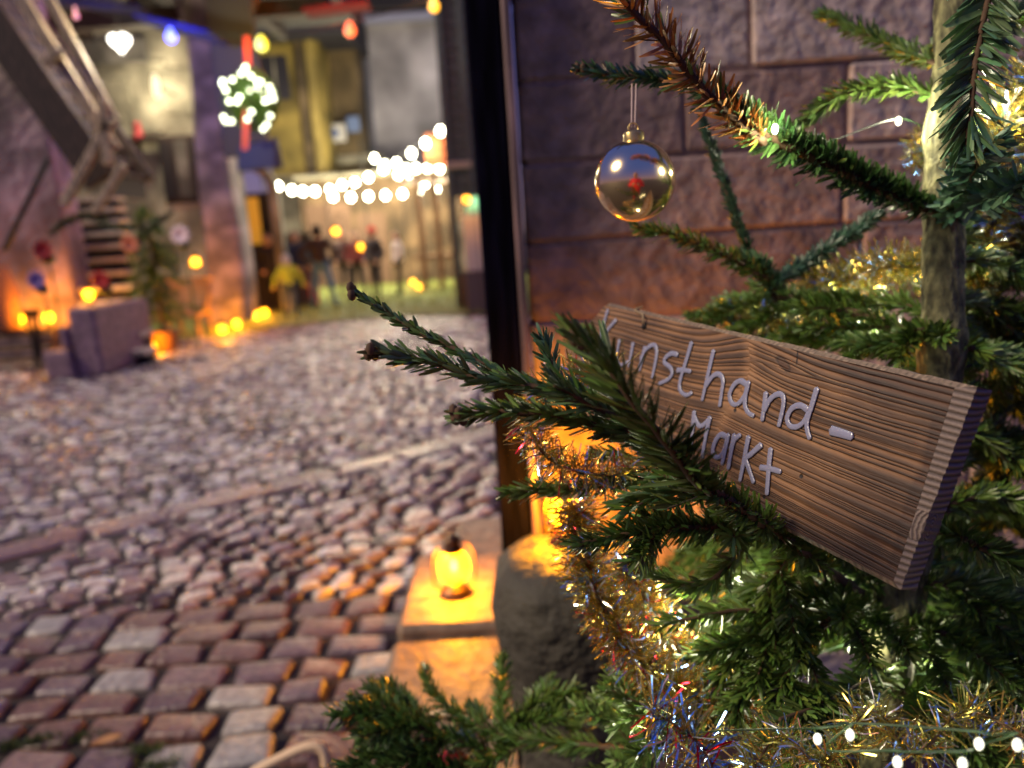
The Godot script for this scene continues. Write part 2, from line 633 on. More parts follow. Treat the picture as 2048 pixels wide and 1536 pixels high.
func person(at: Vector3, turn: float, tall: float, jacket: Color, legs: Color, hair: Color, label: String, o := {}) -> Node3D:
	var skin := Color(0.42, 0.25, 0.17)
	var shoe := Color(0.02, 0.016, 0.014)
	var st: float = o.get("stride", 0.04)
	var sp: float = o.get("spread", 0.1)
	var B := []
	for s in [-1.0, 1.0]:
		var hip := Vector3(s * 0.09, 0.92, 0)
		var knee := Vector3(s * (0.09 + sp * 0.4), 0.5, 0.02 + s * st)
		var ankle := Vector3(s * (0.09 + sp * 0.7), 0.09, -0.02 + s * st * 1.6)
		B.append([hip, knee, 0.092, 0.062, legs])
		B.append([knee, ankle, 0.06, 0.045, legs])
		B.append([ankle + Vector3(0, -0.04, 0.0), ankle + Vector3(s * 0.02, -0.05, -0.14), 0.045, 0.035, shoe])
		var sh := Vector3(s * 0.185, 1.42, 0)
		var el: Vector3 = o.get("elbow", Vector3(0.27, 1.14, 0.04)) * Vector3(s, 1, 1)
		var wr: Vector3 = o.get("wrist", Vector3(0.2, 0.95, -0.1)) * Vector3(s, 1, 1)
		B.append([sh, el, 0.065, 0.052, jacket])
		B.append([el, wr, 0.05, 0.04, jacket])
		B.append([wr, wr + (wr - el).normalized() * 0.1, 0.034, 0.026, skin])
	B.append([Vector3(-0.07, 0.96, 0), Vector3(0.07, 0.96, 0), 0.115, 0.115, legs])
	B.append([Vector3(-0.06, 1.06, 0), Vector3(0.06, 1.06, 0), 0.125, 0.125, jacket])
	B.append([Vector3(0, 1.05, 0), Vector3(0, 1.3, 0), 0.15, 0.16, jacket])
	B.append([Vector3(-0.13, 1.39, 0), Vector3(0.13, 1.39, 0), 0.085, 0.085, jacket])
	B.append([Vector3(0, 1.42, 0), Vector3(0, 1.55, -0.015), 0.06, 0.052, skin])
	B.append([Vector3(0, 1.6, -0.03), Vector3(0, 1.66, -0.015), 0.078, 0.088, skin])
	B.append([Vector3(0, 1.68, 0.015), Vector3(0, 1.62, 0.035), 0.092, 0.085, hair])
	B.append([Vector3(0, 1.615, -0.105), Vector3(0, 1.6, -0.12), 0.014, 0.012, skin])
	for s in [-1.0, 1.0]:
		B.append([Vector3(s * 0.088, 1.635, 0), Vector3(s * 0.094, 1.61, 0.0), 0.016, 0.012, skin])
	if o.get("hat", false):
		B.append([Vector3(0, 1.7, 0.0), Vector3(0, 1.77, 0.02), 0.1, 0.07, hair])
	var k := tall / 1.76
	for e in B:
		e[0] *= k
		e[1] *= k
		e[2] *= k
		e[3] *= k
	var r := thing("person", at, label, "person", o.get("group", "people standing at the back of the yard"), turn)
	put("body", person_mesh(B, o.get("cell", 0.027)), M.body, r)
	return r


# ------------------------------------------------------------------ the scene
func _ready() -> void:
	rng.seed = 20231210
	cam_t = Transform3D(Basis(Vector3.RIGHT, deg_to_rad(-10.9)) * Basis(Vector3.BACK, deg_to_rad(-3.7)), Vector3(0, EYE, 0))
	var cam := Camera3D.new()
	cam.name = "camera"
	var lens := CameraAttributesPhysical.new()
	lens.frustum_focal_length = 12.0 * F / 768.0
	lens.frustum_focus_distance = 0.58
	lens.exposure_aperture = 24.17 / 7.2
	lens.frustum_near = 0.02
	lens.frustum_far = 400.0
	cam.fov = rad_to_deg(2.0 * atan(768.0 / F))
	cam.attributes = lens
	cam.near = 0.02
	cam.far = 400.0
	cam.transform = cam_t
	cam.current = true
	add_child(cam)
	var env := Environment.new()
	env.background_mode = Environment.BG_SKY
	var sky := Sky.new()
	var sm := ProceduralSkyMaterial.new()
	sm.sky_top_color = Color(0.07, 0.125, 0.58).linear_to_srgb()
	sm.sky_horizon_color = Color(0.36, 0.24, 0.27).linear_to_srgb()
	sm.sky_curve = 0.14
	sm.ground_bottom_color = Color(0.05, 0.04, 0.05).linear_to_srgb()
	sm.ground_horizon_color = Color(0.1, 0.08, 0.1).linear_to_srgb()
	sm.sun_angle_max = 1.0
	sky.sky_material = sm
	env.sky = sky
	env.background_energy_multiplier = 0.62
	env.tonemap_mode = Environment.TONE_MAPPER_LINEAR
	env.tonemap_exposure = 1.15
	env.sdfgi_enabled = true
	env.ssao_enabled = true
	env.ssil_enabled = true
	var we := WorldEnvironment.new()
	we.name = "world"
	we.environment = env
	add_child(we)
	var sun := DirectionalLight3D.new()
	sun.name = "evening_light"
	sun.light_color = Color(1.0, 0.8, 0.58).linear_to_srgb()
	sun.light_energy = 1.05
	sun.light_angular_distance = 14.0
	sun.shadow_enabled = true
	sun.basis = Basis.looking_at(Vector3(0.76, -0.62, -0.2))
	add_child(sun)

	materials()
	needle = needle_mesh()
	T_strip = strip_mesh()
	yard()
	gate_wall()
	far_houses()
	gallery_side()
	market()
	fir_tree()
	sign_board()
	decorations()
	near_things()


# ------------------------------------------------------------------ ground
func cobble_bag(round_: float) -> Bag:
	# unit footprint 1 x 1, top at y = 0, sides down to -0.5
	var b := Bag.new()
	var foot := []
	if round_ < 0.2:
		for c in [Vector2(1, 1), Vector2(-1, 1), Vector2(-1, -1), Vector2(1, -1)]:
			var q: Vector2 = c * 0.5 + Vector2(rng.randf_range(-0.07, 0.03) * c.x, rng.randf_range(-0.08, 0.03) * c.y)
			var w := rng.randf_range(0.05, 0.1)
			var e1 := q - Vector2(0, c.y * w * 1.3)
			var e2 := q - Vector2(c.x * w, 0)
			foot.append(e1 if c.x * c.y > 0 else e2)
			foot.append(e2 if c.x * c.y > 0 else e1)
	for k in (10 if round_ >= 0.2 else 0):
		var a := TAU * k / 10.0 + rng.randf_range(-0.12, 0.12)
		var e := 2.0 / lerpf(6.0, 2.4, round_)
		var r := Vector2(signf(cos(a)) * pow(absf(cos(a)), e), signf(sin(a)) * pow(absf(sin(a)), e)) * 0.5
		foot.append(r * rng.randf_range(0.88, 1.02))
	var tilt := Vector2(rng.randf_range(-0.1, 0.1), rng.randf_range(-0.1, 0.1))
	var rings := []
	for e in [[1.0, -0.5], [1.0, -0.16], [0.86 if round_ > 0.2 else 0.93, -0.02], [0.5 if round_ > 0.2 else 0.7, 0.03 if round_ > 0.2 else 0.02]]:
		var ring := []
		for q: Vector2 in foot:
			ring.append(b.p(Vector3(q.x * e[0], e[1] + q.dot(tilt) + rng.randf_range(-0.015, 0.015), q.y * e[0])))
		rings.append(ring)
	var nf := foot.size()
	for i in 3:
		for j in nf:
			var k := (j + 1) % nf
			b.quad(rings[i][k], rings[i][j], rings[i + 1][j], rings[i + 1][k])
	var top := b.p(Vector3(0, 0.035 if round_ > 0.2 else 0.024, 0))
	for j in nf:
		b.tri(rings[3][(j + 1) % nf], rings[3][j], top)
	return b


func yard() -> void:
	var g := Bag.new()
	g.flat_quad(Vector3(-150, -0.024, 60), Vector3(150, -0.024, 60), Vector3(150, -0.024, -200), Vector3(-150, -0.024, -200))
	var yard_ := put("cobbled_yard", g, M.earth, self)
	tag(yard_, "cobbled courtyard of small sandstone setts", "", "", "structure")
	var squares := []
	var rounds := []
	var square_mesh := []
	var round_mesh := []
	for k in 8:
		squares.append(cobble_bag(0.12))
		rounds.append(cobble_bag(rng.randf_range(0.25, 0.75)))
	for k in 8:
		square_mesh.append(squares[k].mesh())
		round_mesh.append(rounds[k].mesh())
	var warp := FastNoiseLite.new()
	warp.seed = 4
	warp.frequency = 0.5
	var inv := cam_t.affine_inverse()
	var count := {"single": 0}
	var rest := Bag.new()
	var put_stone := func(at: Vector3, size: Vector3, turn: float, sq: bool, tone: int, c: Color) -> void:
		var q := inv * at
		var sx := 1024.0 + F * q.x / -q.z
		var sy := 768.0 - F * q.y / -q.z
		var k := rng.randi() % 8
		var x := Transform3D(Basis(Vector3.UP, turn) * Basis(Vector3.RIGHT, rng.randf_range(-0.06, 0.06)) * Basis(Vector3.BACK, rng.randf_range(-0.06, 0.06)) * Basis.from_scale(Vector3(size.x * (1 if rng.randf() < 0.5 else -1), size.y, size.z)), at)
		if count.single < 298 and sx > -30 and sx < 1060 and sy < 1600 and q.z < -0.5:
			count.single += 1
			x.basis = Basis(Vector3.UP, turn + (PI if rng.randf() < 0.5 else 0.0)) * Basis(Vector3.RIGHT, rng.randf_range(-0.06, 0.06)) * Basis(Vector3.BACK, rng.randf_range(-0.06, 0.06)) * Basis.from_scale(size)
			var o := MeshInstance3D.new()
			o.name = "cobblestone"
			o.mesh = square_mesh[k] if sq else round_mesh[k]
			o.material_override = M.sett[tone] if tone >= 0 else stone_tone(c)
			o.transform = x
			yard_.add_child(o, true)
		else:
			x.basis = Basis(Vector3.UP, turn) * Basis(Vector3.RIGHT, rng.randf_range(-0.05, 0.05)) * Basis.from_scale(size)
			rest.add(squares[k] if sq else rounds[k], x, c if tone < 0 else Color(0.2, 0.14, 0.13))
	# regular setts in rows nearest the gate
	var z := -1.42
	while z > -2.74:
		var d := rng.randf_range(0.128, 0.152)
		var x := -2.6 + rng.randf() * 0.2
		while x < -0.42 + (0.1 if z > -2.0 else 0.0):
			var w := rng.randf_range(0.165, 0.25)
			var tone := 0
			var pick := rng.randf()
			tone = 4 if pick < 0.1 else (rng.randi() % 4 if pick < 0.85 else 5 + rng.randi() % 2)
			put_stone.call(Vector3(x + w * 0.5, rng.randf_range(-0.006, 0.006), z - d * 0.5 + rng.randf_range(-0.006, 0.006)), Vector3(w - 0.026, 0.11, d - 0.022), rng.randf_range(-0.05, 0.05), true, tone, Color.WHITE)
			x += w
		z -= d
	# small worn cobbles beyond, a band of long flat slabs across them
	var a := ground(-260, 1165)
	var e := ground(985, 862)
	var dir := (e - a).normalized()
	var nor := Vector3(-dir.z, 0, dir.x)
	while z > -14.5:
		var d := rng.randf_range(0.07, 0.1)
		var left := -maxf(2.6, 0.62 * -z + 2.2)
		var right := -0.3 if z > -3.4 else minf(0.1 + 0.12 * (-z - 3.4), 2.6)
		var x := left + rng.randf() * 0.1
		while x < right:
			var w := rng.randf_range(0.09, 0.2)
			var at := Vector3(x + w * 0.5, 0, z - d * 0.5)
			var wv := Vector3(warp.get_noise_2d(at.x, at.z), 0, warp.get_noise_2d(at.x + 40.0, at.z)) * 0.09
			at += wv + Vector3(0, rng.randf_range(-0.006, 0.006) + warp.get_noise_2d(at.x * 0.4, at.z * 0.4 + 90.0) * 0.03, 0)
			x += w
			var off := (at - a).dot(nor)
			if absf(off) < 0.15 and at.x < 0.2:
				continue
			if at.z < -13.2 + 1.2 * sin(at.x * 0.7):
				continue
			var pick := rng.randf()
			var c := Color(0.4, 0.285, 0.245)
			if pick < 0.27:
				c = Color(0.86, 0.78, 0.68)
			elif pick < 0.5:
				c = Color(0.46, 0.33, 0.29)
			elif pick < 0.72:
				c = Color(0.13, 0.08, 0.078)
			elif pick < 0.8:
				c = Color(0.46, 0.4, 0.42)
			var gsc := rng.randf_range(0.85, 1.15)
			put_stone.call(at, Vector3(w - rng.randf_range(0.016, 0.04), 0.09, d - rng.randf_range(0.014, 0.032)), 0.28 + warp.get_noise_2d(at.x * 2.0, at.z * 2.0) * 0.6 + rng.randf_range(-0.12, 0.12), rng.randf() < 0.25, -1, Color(c.r * gsc, c.g * gsc, c.b * gsc))
		z -= d
	var st := put("cobbles", rest, M.cobble, yard_)
	st.set_meta("kind", "stuff")
	# the flat drain slabs
	var drain := Node3D.new()
	drain.name = "drain_channel"
	add_child(drain, true)
	tag(drain, "band of long flat stone slabs crossing the cobbles", "", "", "structure")
	var run := 0.0
	var length := a.distance_to(e) + 0.5
	while run < length:
		var l := rng.randf_range(0.35, 0.6)
		for s in [-0.055, 0.055]:
			var b := Bag.new()
			box(b, Transform3D(Basis(dir, Vector3.UP, dir.cross(Vector3.UP)), Vector3.ZERO), Vector3(l - 0.012, 0.1, 0.102), 0.015, 0.006)
			var o := put("slab", b, stone_tone([Color(0.36, 0.245, 0.215), Color(0.3, 0.21, 0.19), Color(0.42, 0.3, 0.27)][rng.randi() % 3]), drain)
			o.position = a + dir * (run + l * 0.5 + rng.randf_range(-0.03, 0.03)) + nor * s + Vector3(0, -0.052 + rng.randf_range(-0.005, 0.005), 0)
		run += l
	# sandstone threshold slabs beside the gate wall
	var th := Node3D.new()
	th.name = "threshold"
	add_child(th, true)
	tag(th, "broad sandstone slabs along the gate wall", "", "", "structure")
	var S := [[-0.46, 0.25, -2.42, -1.95, 0.025], [-0.45, 0.25, -3.06, -2.44, 0.05], [-0.3, 0.3, -3.6, -3.08, 0.01], [-0.5, 0.25, -1.94, -1.4, -0.01]]
	for q in S:
		var b := Bag.new()
		box(b, Transform3D(), Vector3(q[1] - q[0], 0.16, q[3] - q[2]), 0.02, 0.012)
		var o := put("slab", b, M.slab, th)
		o.position = Vector3((q[0] + q[1]) * 0.5, q[4] - 0.08, (q[2] + q[3]) * 0.5)
	# the far lawn
	var lb := Bag.new()
	var edge := []
	for k in 25:
		var x := -14.0 + k * 1.1
		edge.append(Vector3(x, 0.01, -13.3 + 1.2 * sin(x * 0.7)))
	for k in 24:
		lb.quad(lb.p(edge[k]), lb.p(edge[k + 1]), lb.p(edge[k + 1] + Vector3(0, 0.05, -26)), lb.p(edge[k] + Vector3(0, 0.05, -26)))
	var lawn := put("lawn", lb, mat(Color(0.24, 0.27, 0.06), 0.95, {"tex": "stone", "scale": 0.6}), self)
	tag(lawn, "trodden lawn at the back of the yard", "", "", "structure")
	var gx := []
	var gc := []
	for k in 9000:
		var p := Vector3(rng.randf_range(-9, 5), 0.03, -rng.randf_range(12.6, 27.0))
		if p.z > -13.3 + 1.2 * sin(p.x * 0.7):
			continue
		var l := rng.randf_range(0.05, 0.11)
		gx.append(Transform3D(Basis(Vector3.UP, rng.randf() * TAU) * Basis(Vector3.RIGHT, rng.randf_range(-0.5, 0.5)) * Basis.from_scale(Vector3(0.14, l, l)), p))
		var s := rng.randf_range(0.6, 1.3)
		gc.append(Color(0.24 * s, 0.29 * s, 0.06 * s))
	var grass := swarm("grass", needle, M.grass, gx, gc, self)
	tag(grass, "short grass of the lawn behind the cobbles")
	# moss in the joints by the lower edge
	var mx := []
	var mc := []
	for spot in [ground(20, 1490), ground(90, 1478), ground(320, 1530), ground(180, 1472), ground(290, 1500)]:
		for k in 150:
			var p: Vector3 = spot + Vector3(rng.randfn(0, 0.035), -0.01, rng.randfn(0, 0.012))
			var l := rng.randf_range(0.012, 0.03)
			mx.append(Transform3D(Basis(Vector3.UP, rng.randf() * TAU) * Basis(Vector3.RIGHT, rng.randf_range(-0.9, 0.9)) * Basis.from_scale(Vector3(0.03, l, l)), p))
			mc.append(Color(0.05, 0.09, 0.02))
	var moss := swarm("moss", needle, M.grass, mx, mc, self)
	tag(moss, "tufts of moss and grass between the nearest setts")


var tones := {}


func stone_tone(c: Color) -> Material:
	var k := Vector3i(c.r * 14, c.g * 14, c.b * 14)
	if not tones.has(k):
		tones[k] = mat(c, 0.27, {"tex": "stone", "bump": "rough", "bump_cm": 0.4, "scale": 3.0, "spec": 0.9})
	return tones[k]


# ------------------------------------------------------------------ the gate wall behind the tree
const WZ := -1.62


func gate_wall() -> void:
	var x0 := onz(1045, 400, WZ).x
	var o := thing("sandstone_wall", Vector3(x0, 0, WZ), "rough violet sandstone block wall behind the fir tree", "wall")
	boxpart("mortar", o, M.mortar, Vector3(0.012, 0, -0.4), Vector3(2.6, 3.1, -0.006), 0.005)
	var y := 0.02
	var ys := []
	var base := onz(1150, 500, WZ).y
	y = base - 7 * 0.158
	var row := 0
	while y < 3.1:
		var h := 0.158 if row % 3 else 0.164
		var x := 0.0
		var nth := 0
		while x < 2.5:
			var w := rng.randf_range(0.22, 0.42)
			var plan: Array = [[0.24, 0.23, 0.36], [0.395, 0.28, 0.3], [0.7, 0.3], [0.235, 0.42, 0.3], [0.335, 0.33, 0.28]][posmod(row - 4, 5)] if row > 0 else []
			if nth < plan.size():
				w = plan[nth]
			var b := Bag.new()
			box(b, Transform3D(), Vector3(w - 0.006, h - 0.006, 0.1), 0.006, 0.003)
			var s := put("stone_block", b, M.wall[(3 if nth == 0 and rng.randf() < 0.7 else rng.randi() % 3)], o)
			s.position = Vector3(x + w * 0.5, y + h * 0.5, -0.05 + rng.randf_range(-0.003, 0.003))
			x += w
			nth += 1
		y += h
		row += 1
	# the opened gate leaf, seen along its thickness, and the frame it hangs on
	var l0 := onz(952, 330, WZ).x
	var l1 := onz(1021, 330, WZ).x
	var g := thing("gate_leaf", Vector3(l0, 0, WZ), "dark wooden gate leaf standing open, seen edge-on beside the sandstone wall", "gate")
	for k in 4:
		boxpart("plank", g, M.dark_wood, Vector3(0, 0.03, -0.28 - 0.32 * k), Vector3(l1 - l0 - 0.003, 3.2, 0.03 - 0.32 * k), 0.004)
	for yy in [0.55, 2.1]:
		boxpart("iron_strap", g, M.iron, Vector3(-0.008, yy, -1.1), Vector3(-0.001, yy + 0.06, 0.0), 0.002)
	var f := thing("wooden_jamb", Vector3(l1, 0, WZ), "narrow pale reddish wooden jamb between gate leaf and sandstone wall", "gate frame")
	boxpart("jamb", f, M.strip_wood, Vector3(0.0, 0.0, -0.35), Vector3(x0 - l1 - 0.003, 3.2, 0.045), 0.004)
	# wheel-guard stone at the foot of the wall
	var top := pix(1105, 1085, 1.47)
	var gs := thing("guard_stone", Vector3(top.x + 0.04, 0, top.z), "rounded boulder-like guard stone at the wall foot carrying a lantern", "stone")
	part("stone", gs, M.guard, func(b: Bag) -> void:
		var pr := []
		var ht := top.y - 0.01
		for e in [[0.17, 0.0], [0.165, 0.1], [0.155, 0.25], [0.13, 0.4], [0.13, 0.5], [0.14, 0.6], [0.15, 0.74], [0.16, 0.86], [0.158, 0.93], [0.135, 0.972], [0.08, 0.99], [0.001, 1.0]]:
			pr.append(Vector2(e[0], e[1] * ht))
		lathe(b, pr, Transform3D(), 26)
		var n := FastNoiseLite.new()
		n.seed = 2
		n.frequency = 3.0
		for k in b.v.size():
			var q := b.v[k]
			var s := 1.0 + 0.16 * n.get_noise_3dv(q * 1.6) + 0.05 * n.get_noise_3dv(q * 5.0)
			b.v[k] = Vector3(q.x * s, q.y * (1.0 + 0.03 * n.get_noise_3dv(q * 2.0)), q.z * s))
	lantern(Vector3(top.x + 0.03, top.y - 0.016, top.z - 0.04), "burning storm lantern on the guard stone, half hidden by fir twigs and tinsel", 0.5, 0.5)
	lantern(ground(912, 1197, 0.05) + Vector3(0, 0, -0.02), "burning storm lantern standing on the sandstone slab beside the gate leaf", 0.98, 0.62, 0.3)


# ------------------------------------------------------------------ far houses
func far_houses() -> void:
	# ochre house
	var z := -27.0
	var x0 := onz(533, 250, z).x
	var x1 := onz(652, 250, z).x
	var ochre := mat(Color(0.46, 0.34, 0.08), 0.9, {"tex": "blotch", "scale": 0.25})
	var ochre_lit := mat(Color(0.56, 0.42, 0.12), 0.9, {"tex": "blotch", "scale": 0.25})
	var cream := mat(Color(0.55, 0.5, 0.36), 0.9, {"tex": "blotch", "scale": 0.4})
	var brown := mat(Color(0.2, 0.14, 0.07), 0.9, {"tex": "blotch", "scale": 0.3})
	var dark := mat(Color(0.02, 0.017, 0.025), 0.8)
	var o := thing("ochre_house", Vector3(x0, 0, z), "ochre yellow house with pilasters behind the string lights", "house")
	var w := x1 - x0
	var y_mid := onz(570, 352, z).y
	boxpart("upper_wall", o, ochre, Vector3(0, y_mid, -5), Vector3(w, 13, 0))
	boxpart("lower_wall", o, cream, Vector3(0, 0, -5), Vector3(w, y_mid - 0.2, -0.02))
	boxpart("cornice", o, cream, Vector3(-0.05, y_mid - 0.2, -0.5), Vector3(w + 0.05, y_mid, 0.14), 0.03)
	for p in [[600, 618], [622, 640]]:
		var a := onz(p[0], 200, z).x - x0
		var b := onz(p[1], 200, z).x - x0
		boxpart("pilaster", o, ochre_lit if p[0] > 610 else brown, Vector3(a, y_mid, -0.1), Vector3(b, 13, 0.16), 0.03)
	for k in 2:
		var wx := w * (0.22 + 0.02 * k)
		var win := boxpart("window", o, dark, Vector3(wx - 0.45, 9.2 - k * 3.0, -0.06), Vector3(wx + 0.45, 10.6 - k * 3.0, 0.03))
		boxpart("frame", win, cream, Vector3(wx - 0.03, 9.2 - k * 3.0, 0.031), Vector3(wx + 0.03, 10.6 - k * 3.0, 0.06))
	# brown house in the corner, with its dark eaves
	z = -28.5
	var bx0 := onz(650, 250, z).x
	var bx1 := onz(726, 250, z).x
	var h := thing("brown_house", Vector3(bx0, 0, z), "narrow dark brown house front in the corner beside the pale house", "house")
	boxpart("wall", h, brown, Vector3(0, 0, -5), Vector3(bx1 - bx0, 13, 0))
	boxpart("ledge", h, cream, Vector3(-0.05, onz(690, 330, z).y, -0.2), Vector3(bx1 - bx0 + 0.6, onz(690, 312, z).y, 0.25), 0.03)
	boxpart("doorway", h, dark, Vector3(0.3, 0.0, -0.1), Vector3(1.3, 2.3, 0.04))
	var ev := boxpart("eaves", h, dark, Vector3(-2.6, onz(680, 70, z + 2.0).y, -2), Vector3(bx1 - bx0 + 0.2, 13.6, 2.2), 0.05)
	var p0 := onz(648, 286, -28.0)
	var p1 := onz(690, 247, -28.0)
	var nb := thing("notice_board", p0, "small white notice board with a blue motif on the brown house", "notice board")
	boxpart("board", nb, mat(Color(0.5, 0.48, 0.46), 0.6), Vector3.ZERO, Vector3(p1.x - p0.x, p1.y - p0.y, 0.06), 0.02)
	part("motif", nb, mat(Color(0.06, 0.1, 0.25), 0.6), func(b: Bag) -> void: ball(b, Vector3((p1.x - p0.x) * 0.5, (p1.y - p0.y) * 0.5, 0.03), 0.17, 12))
	p0 = onz(696, 265, -28.0)
	p1 = onz(718, 232, -28.0)
	var pl := thing("wall_plate", p0, "small blue plate on the brown house, above the notice board", "plate")
	boxpart("plate", pl, mat(Color(0.12, 0.17, 0.32), 0.5), Vector3.ZERO, Vector3(p1.x - p0.x, p1.y - p0.y, 0.05), 0.015)
	# pale house
	z = -30.0
	var px0 := onz(722, 200, z).x
	var px1 := onz(960, 200, z).x
	var lav := mat(Color(0.64, 0.6, 0.66), 0.9, {"tex": "blotch", "scale": 0.15})
	var pale := thing("pale_house", Vector3(px0, 0, z), "tall pale grey plastered house with a drainpipe at its corner", "house")
	boxpart("wall", pale, lav, Vector3(0, 0, -6), Vector3(px1 - px0, 12.4, 0))
	var gy := onz(800, 47, z).y
	boxpart("gutter", pale, mat(Color(0.3, 0.31, 0.5), 0.5), Vector3(-0.1, gy, 0), Vector3(px1 - px0, gy + 0.32, 0.5), 0.08)
	boxpart("roof", pale, dark, Vector3(-0.4, gy + 0.33, -6), Vector3(px1 - px0, gy + 3.0, 0.8), 0.05)
	part("drainpipe", pale, mat(Color(0.1, 0.1, 0.13), 0.5), func(b: Bag) -> void: tube(b, PackedVector3Array([Vector3(0.3, 0, 0.13), Vector3(0.3, gy, 0.13)]), [0.11], 10))
	boxpart("corner_strip", pale, mat(Color(0.5, 0.46, 0.46), 0.9), Vector3(-0.42, 0, -0.3), Vector3(0.02, gy, 0.06), 0.02)
	# low sandstone building that closes the yard
	z = -25.5
	var ax0 := onz(600, 420, z).x
	var ax1 := onz(1000, 420, z).x
	var low := thing("low_stone_building", Vector3(ax0, 0, z), "low beige stone building closing the yard under the string lights", "building")
	var beige := mat(Color(0.2, 0.125, 0.065), 0.9, {"tex": "blotch", "bump": "rough", "bump_cm": 3.0, "scale": 0.4})
	var top := onz(760, 352, z).y
	boxpart("wall", low, beige, Vector3(0, 0, -1.5), Vector3(ax1 - ax0, top, 0), 0.03)
	boxpart("coping", low, cream, Vector3(-0.1, top, -1.6), Vector3(ax1 - ax0 + 0.1, top + 0.15, 0.12), 0.03)
	for e in [[622, 700, 405, 520, 0], [720, 770, 425, 515, 1]]:
		var a := onz(e[0], e[3], z)
		var b := onz(e[1], e[2], z)
		boxpart("doorway", low, mat(Color(0.14, 0.08, 0.05), 0.9), Vector3(a.x - ax0, 0, -0.2), Vector3(b.x - ax0, b.y, 0.05), 0.01)
	# small tiled roof and the timber tower close to the gate
	z = -20.0
	var t0 := onz(852, 335, z)
	var t1 := onz(912, 262, z)
	var tr := thing("tiled_lean_to", Vector3(t0.x, t0.y, z), "small orange tiled roof beside the timber tower", "roof")
	for i in 4:
		for j in 4:
			var b := Bag.new()
			box(b, Transform3D(Basis(Vector3.RIGHT, 0.9), Vector3((i + 0.5) * (t1.x - t0.x) / 4.0, (j + 0.5) * (t1.y - t0.y) / 4.0, -j * 0.05)), Vector3((t1.x - t0.x) / 4.0 - 0.02, 0.05, (t1.y - t0.y) / 3.0), 0.015)
			put("tile", b, mat(Color(0.45, 0.13, 0.045), 0.85) if i + j == 0 else tr.get_child(0).material_override, tr)
	z = -15.0
	var k0 := onz(888, 300, z).x
	var k1 := onz(1010, 300, z).x
	var tower := thing("timber_tower", Vector3(k0, 0, z), "dark blue-grey boarded timber tower next to the gate leaf", "tower")
	var teal := mat(Color(0.06, 0.12, 0.16), 0.8, {"tex": "streak", "scale": Vector3(1, 4, 1)})
	var yb := onz(920, 392, z).y
	var k := 0
	while yb + k * 0.2 < 7.4:
		boxpart("board", tower, teal, Vector3(0, yb + k * 0.2, -0.3), Vector3(k1 - k0, yb + k * 0.2 + 0.19, -0.02 + 0.012 * (k % 2)), 0.012)
		k += 1
	for e in [0.02, 0.42]:
		boxpart("post", tower, teal, Vector3(e, 0 if e > 0.1 else 0.0, -0.2), Vector3(e + 0.12, 7.4, 0.06), 0.01)
	boxpart("brace", tower, mat(Color(0.2, 0.22, 0.22), 0.8), Vector3(0.02, yb + 0.5, 0.05), Vector3(0.5, yb + 0.62, 0.1), 0.01)


func festoon(label: String, cat: String, group: String, pp: Array, m: Material, r: float, energy: float, lin: Color, hang := 0.1) -> Node3D:
	var w := []
	for q in pp:
		w.append(pix(q[0], q[1], q[2]))
	var o := thing("light_garland", w[0], label, cat, group)
	var up := []
	for q: Vector3 in w:
		up.append(q - w[0] + Vector3(0, hang, 0))
	var d0: Vector3 = (up[0] - up[1]).normalized()
	var d1: Vector3 = (up[-1] - up[-2]).normalized()
	up.insert(0, up[0] + d0 * 0.5 + Vector3(0, 0.15, 0))
	up.append(up[-1] + d1 * 0.5 + Vector3(0, 0.15, 0))
	part("cable", o, M.cord, func(b: Bag) -> void: tube(b, spline(up, 0.2), [0.012], 5))
	for e in [up[0], up[-1]]:
		part("pole", o, M.iron, func(b: Bag) -> void: tube(b, PackedVector3Array([Vector3(e.x, -w[0].y, e.z), e + Vector3(0, 0.08, 0)]), [0.022], 7))
	var shared: ArrayMesh
	for q: Vector3 in w:
		if shared == null:
			var b := Bag.new()
			ball(b, Vector3.ZERO, r, 12, 1.1)
			lathe(b, [Vector2(r * 0.5, r * 0.8), Vector2(r * 0.45, hang * 0.98), Vector2(0.001, hang)], Transform3D(), 8)
			shared = b.mesh()
		var s := MeshInstance3D.new()
		s.name = "bulb"
		s.mesh = shared
		s.material_override = m
		s.position = q - w[0]
		o.add_child(s, true)
		lamp(s, Vector3.ZERO, lin, energy, r)
	return o


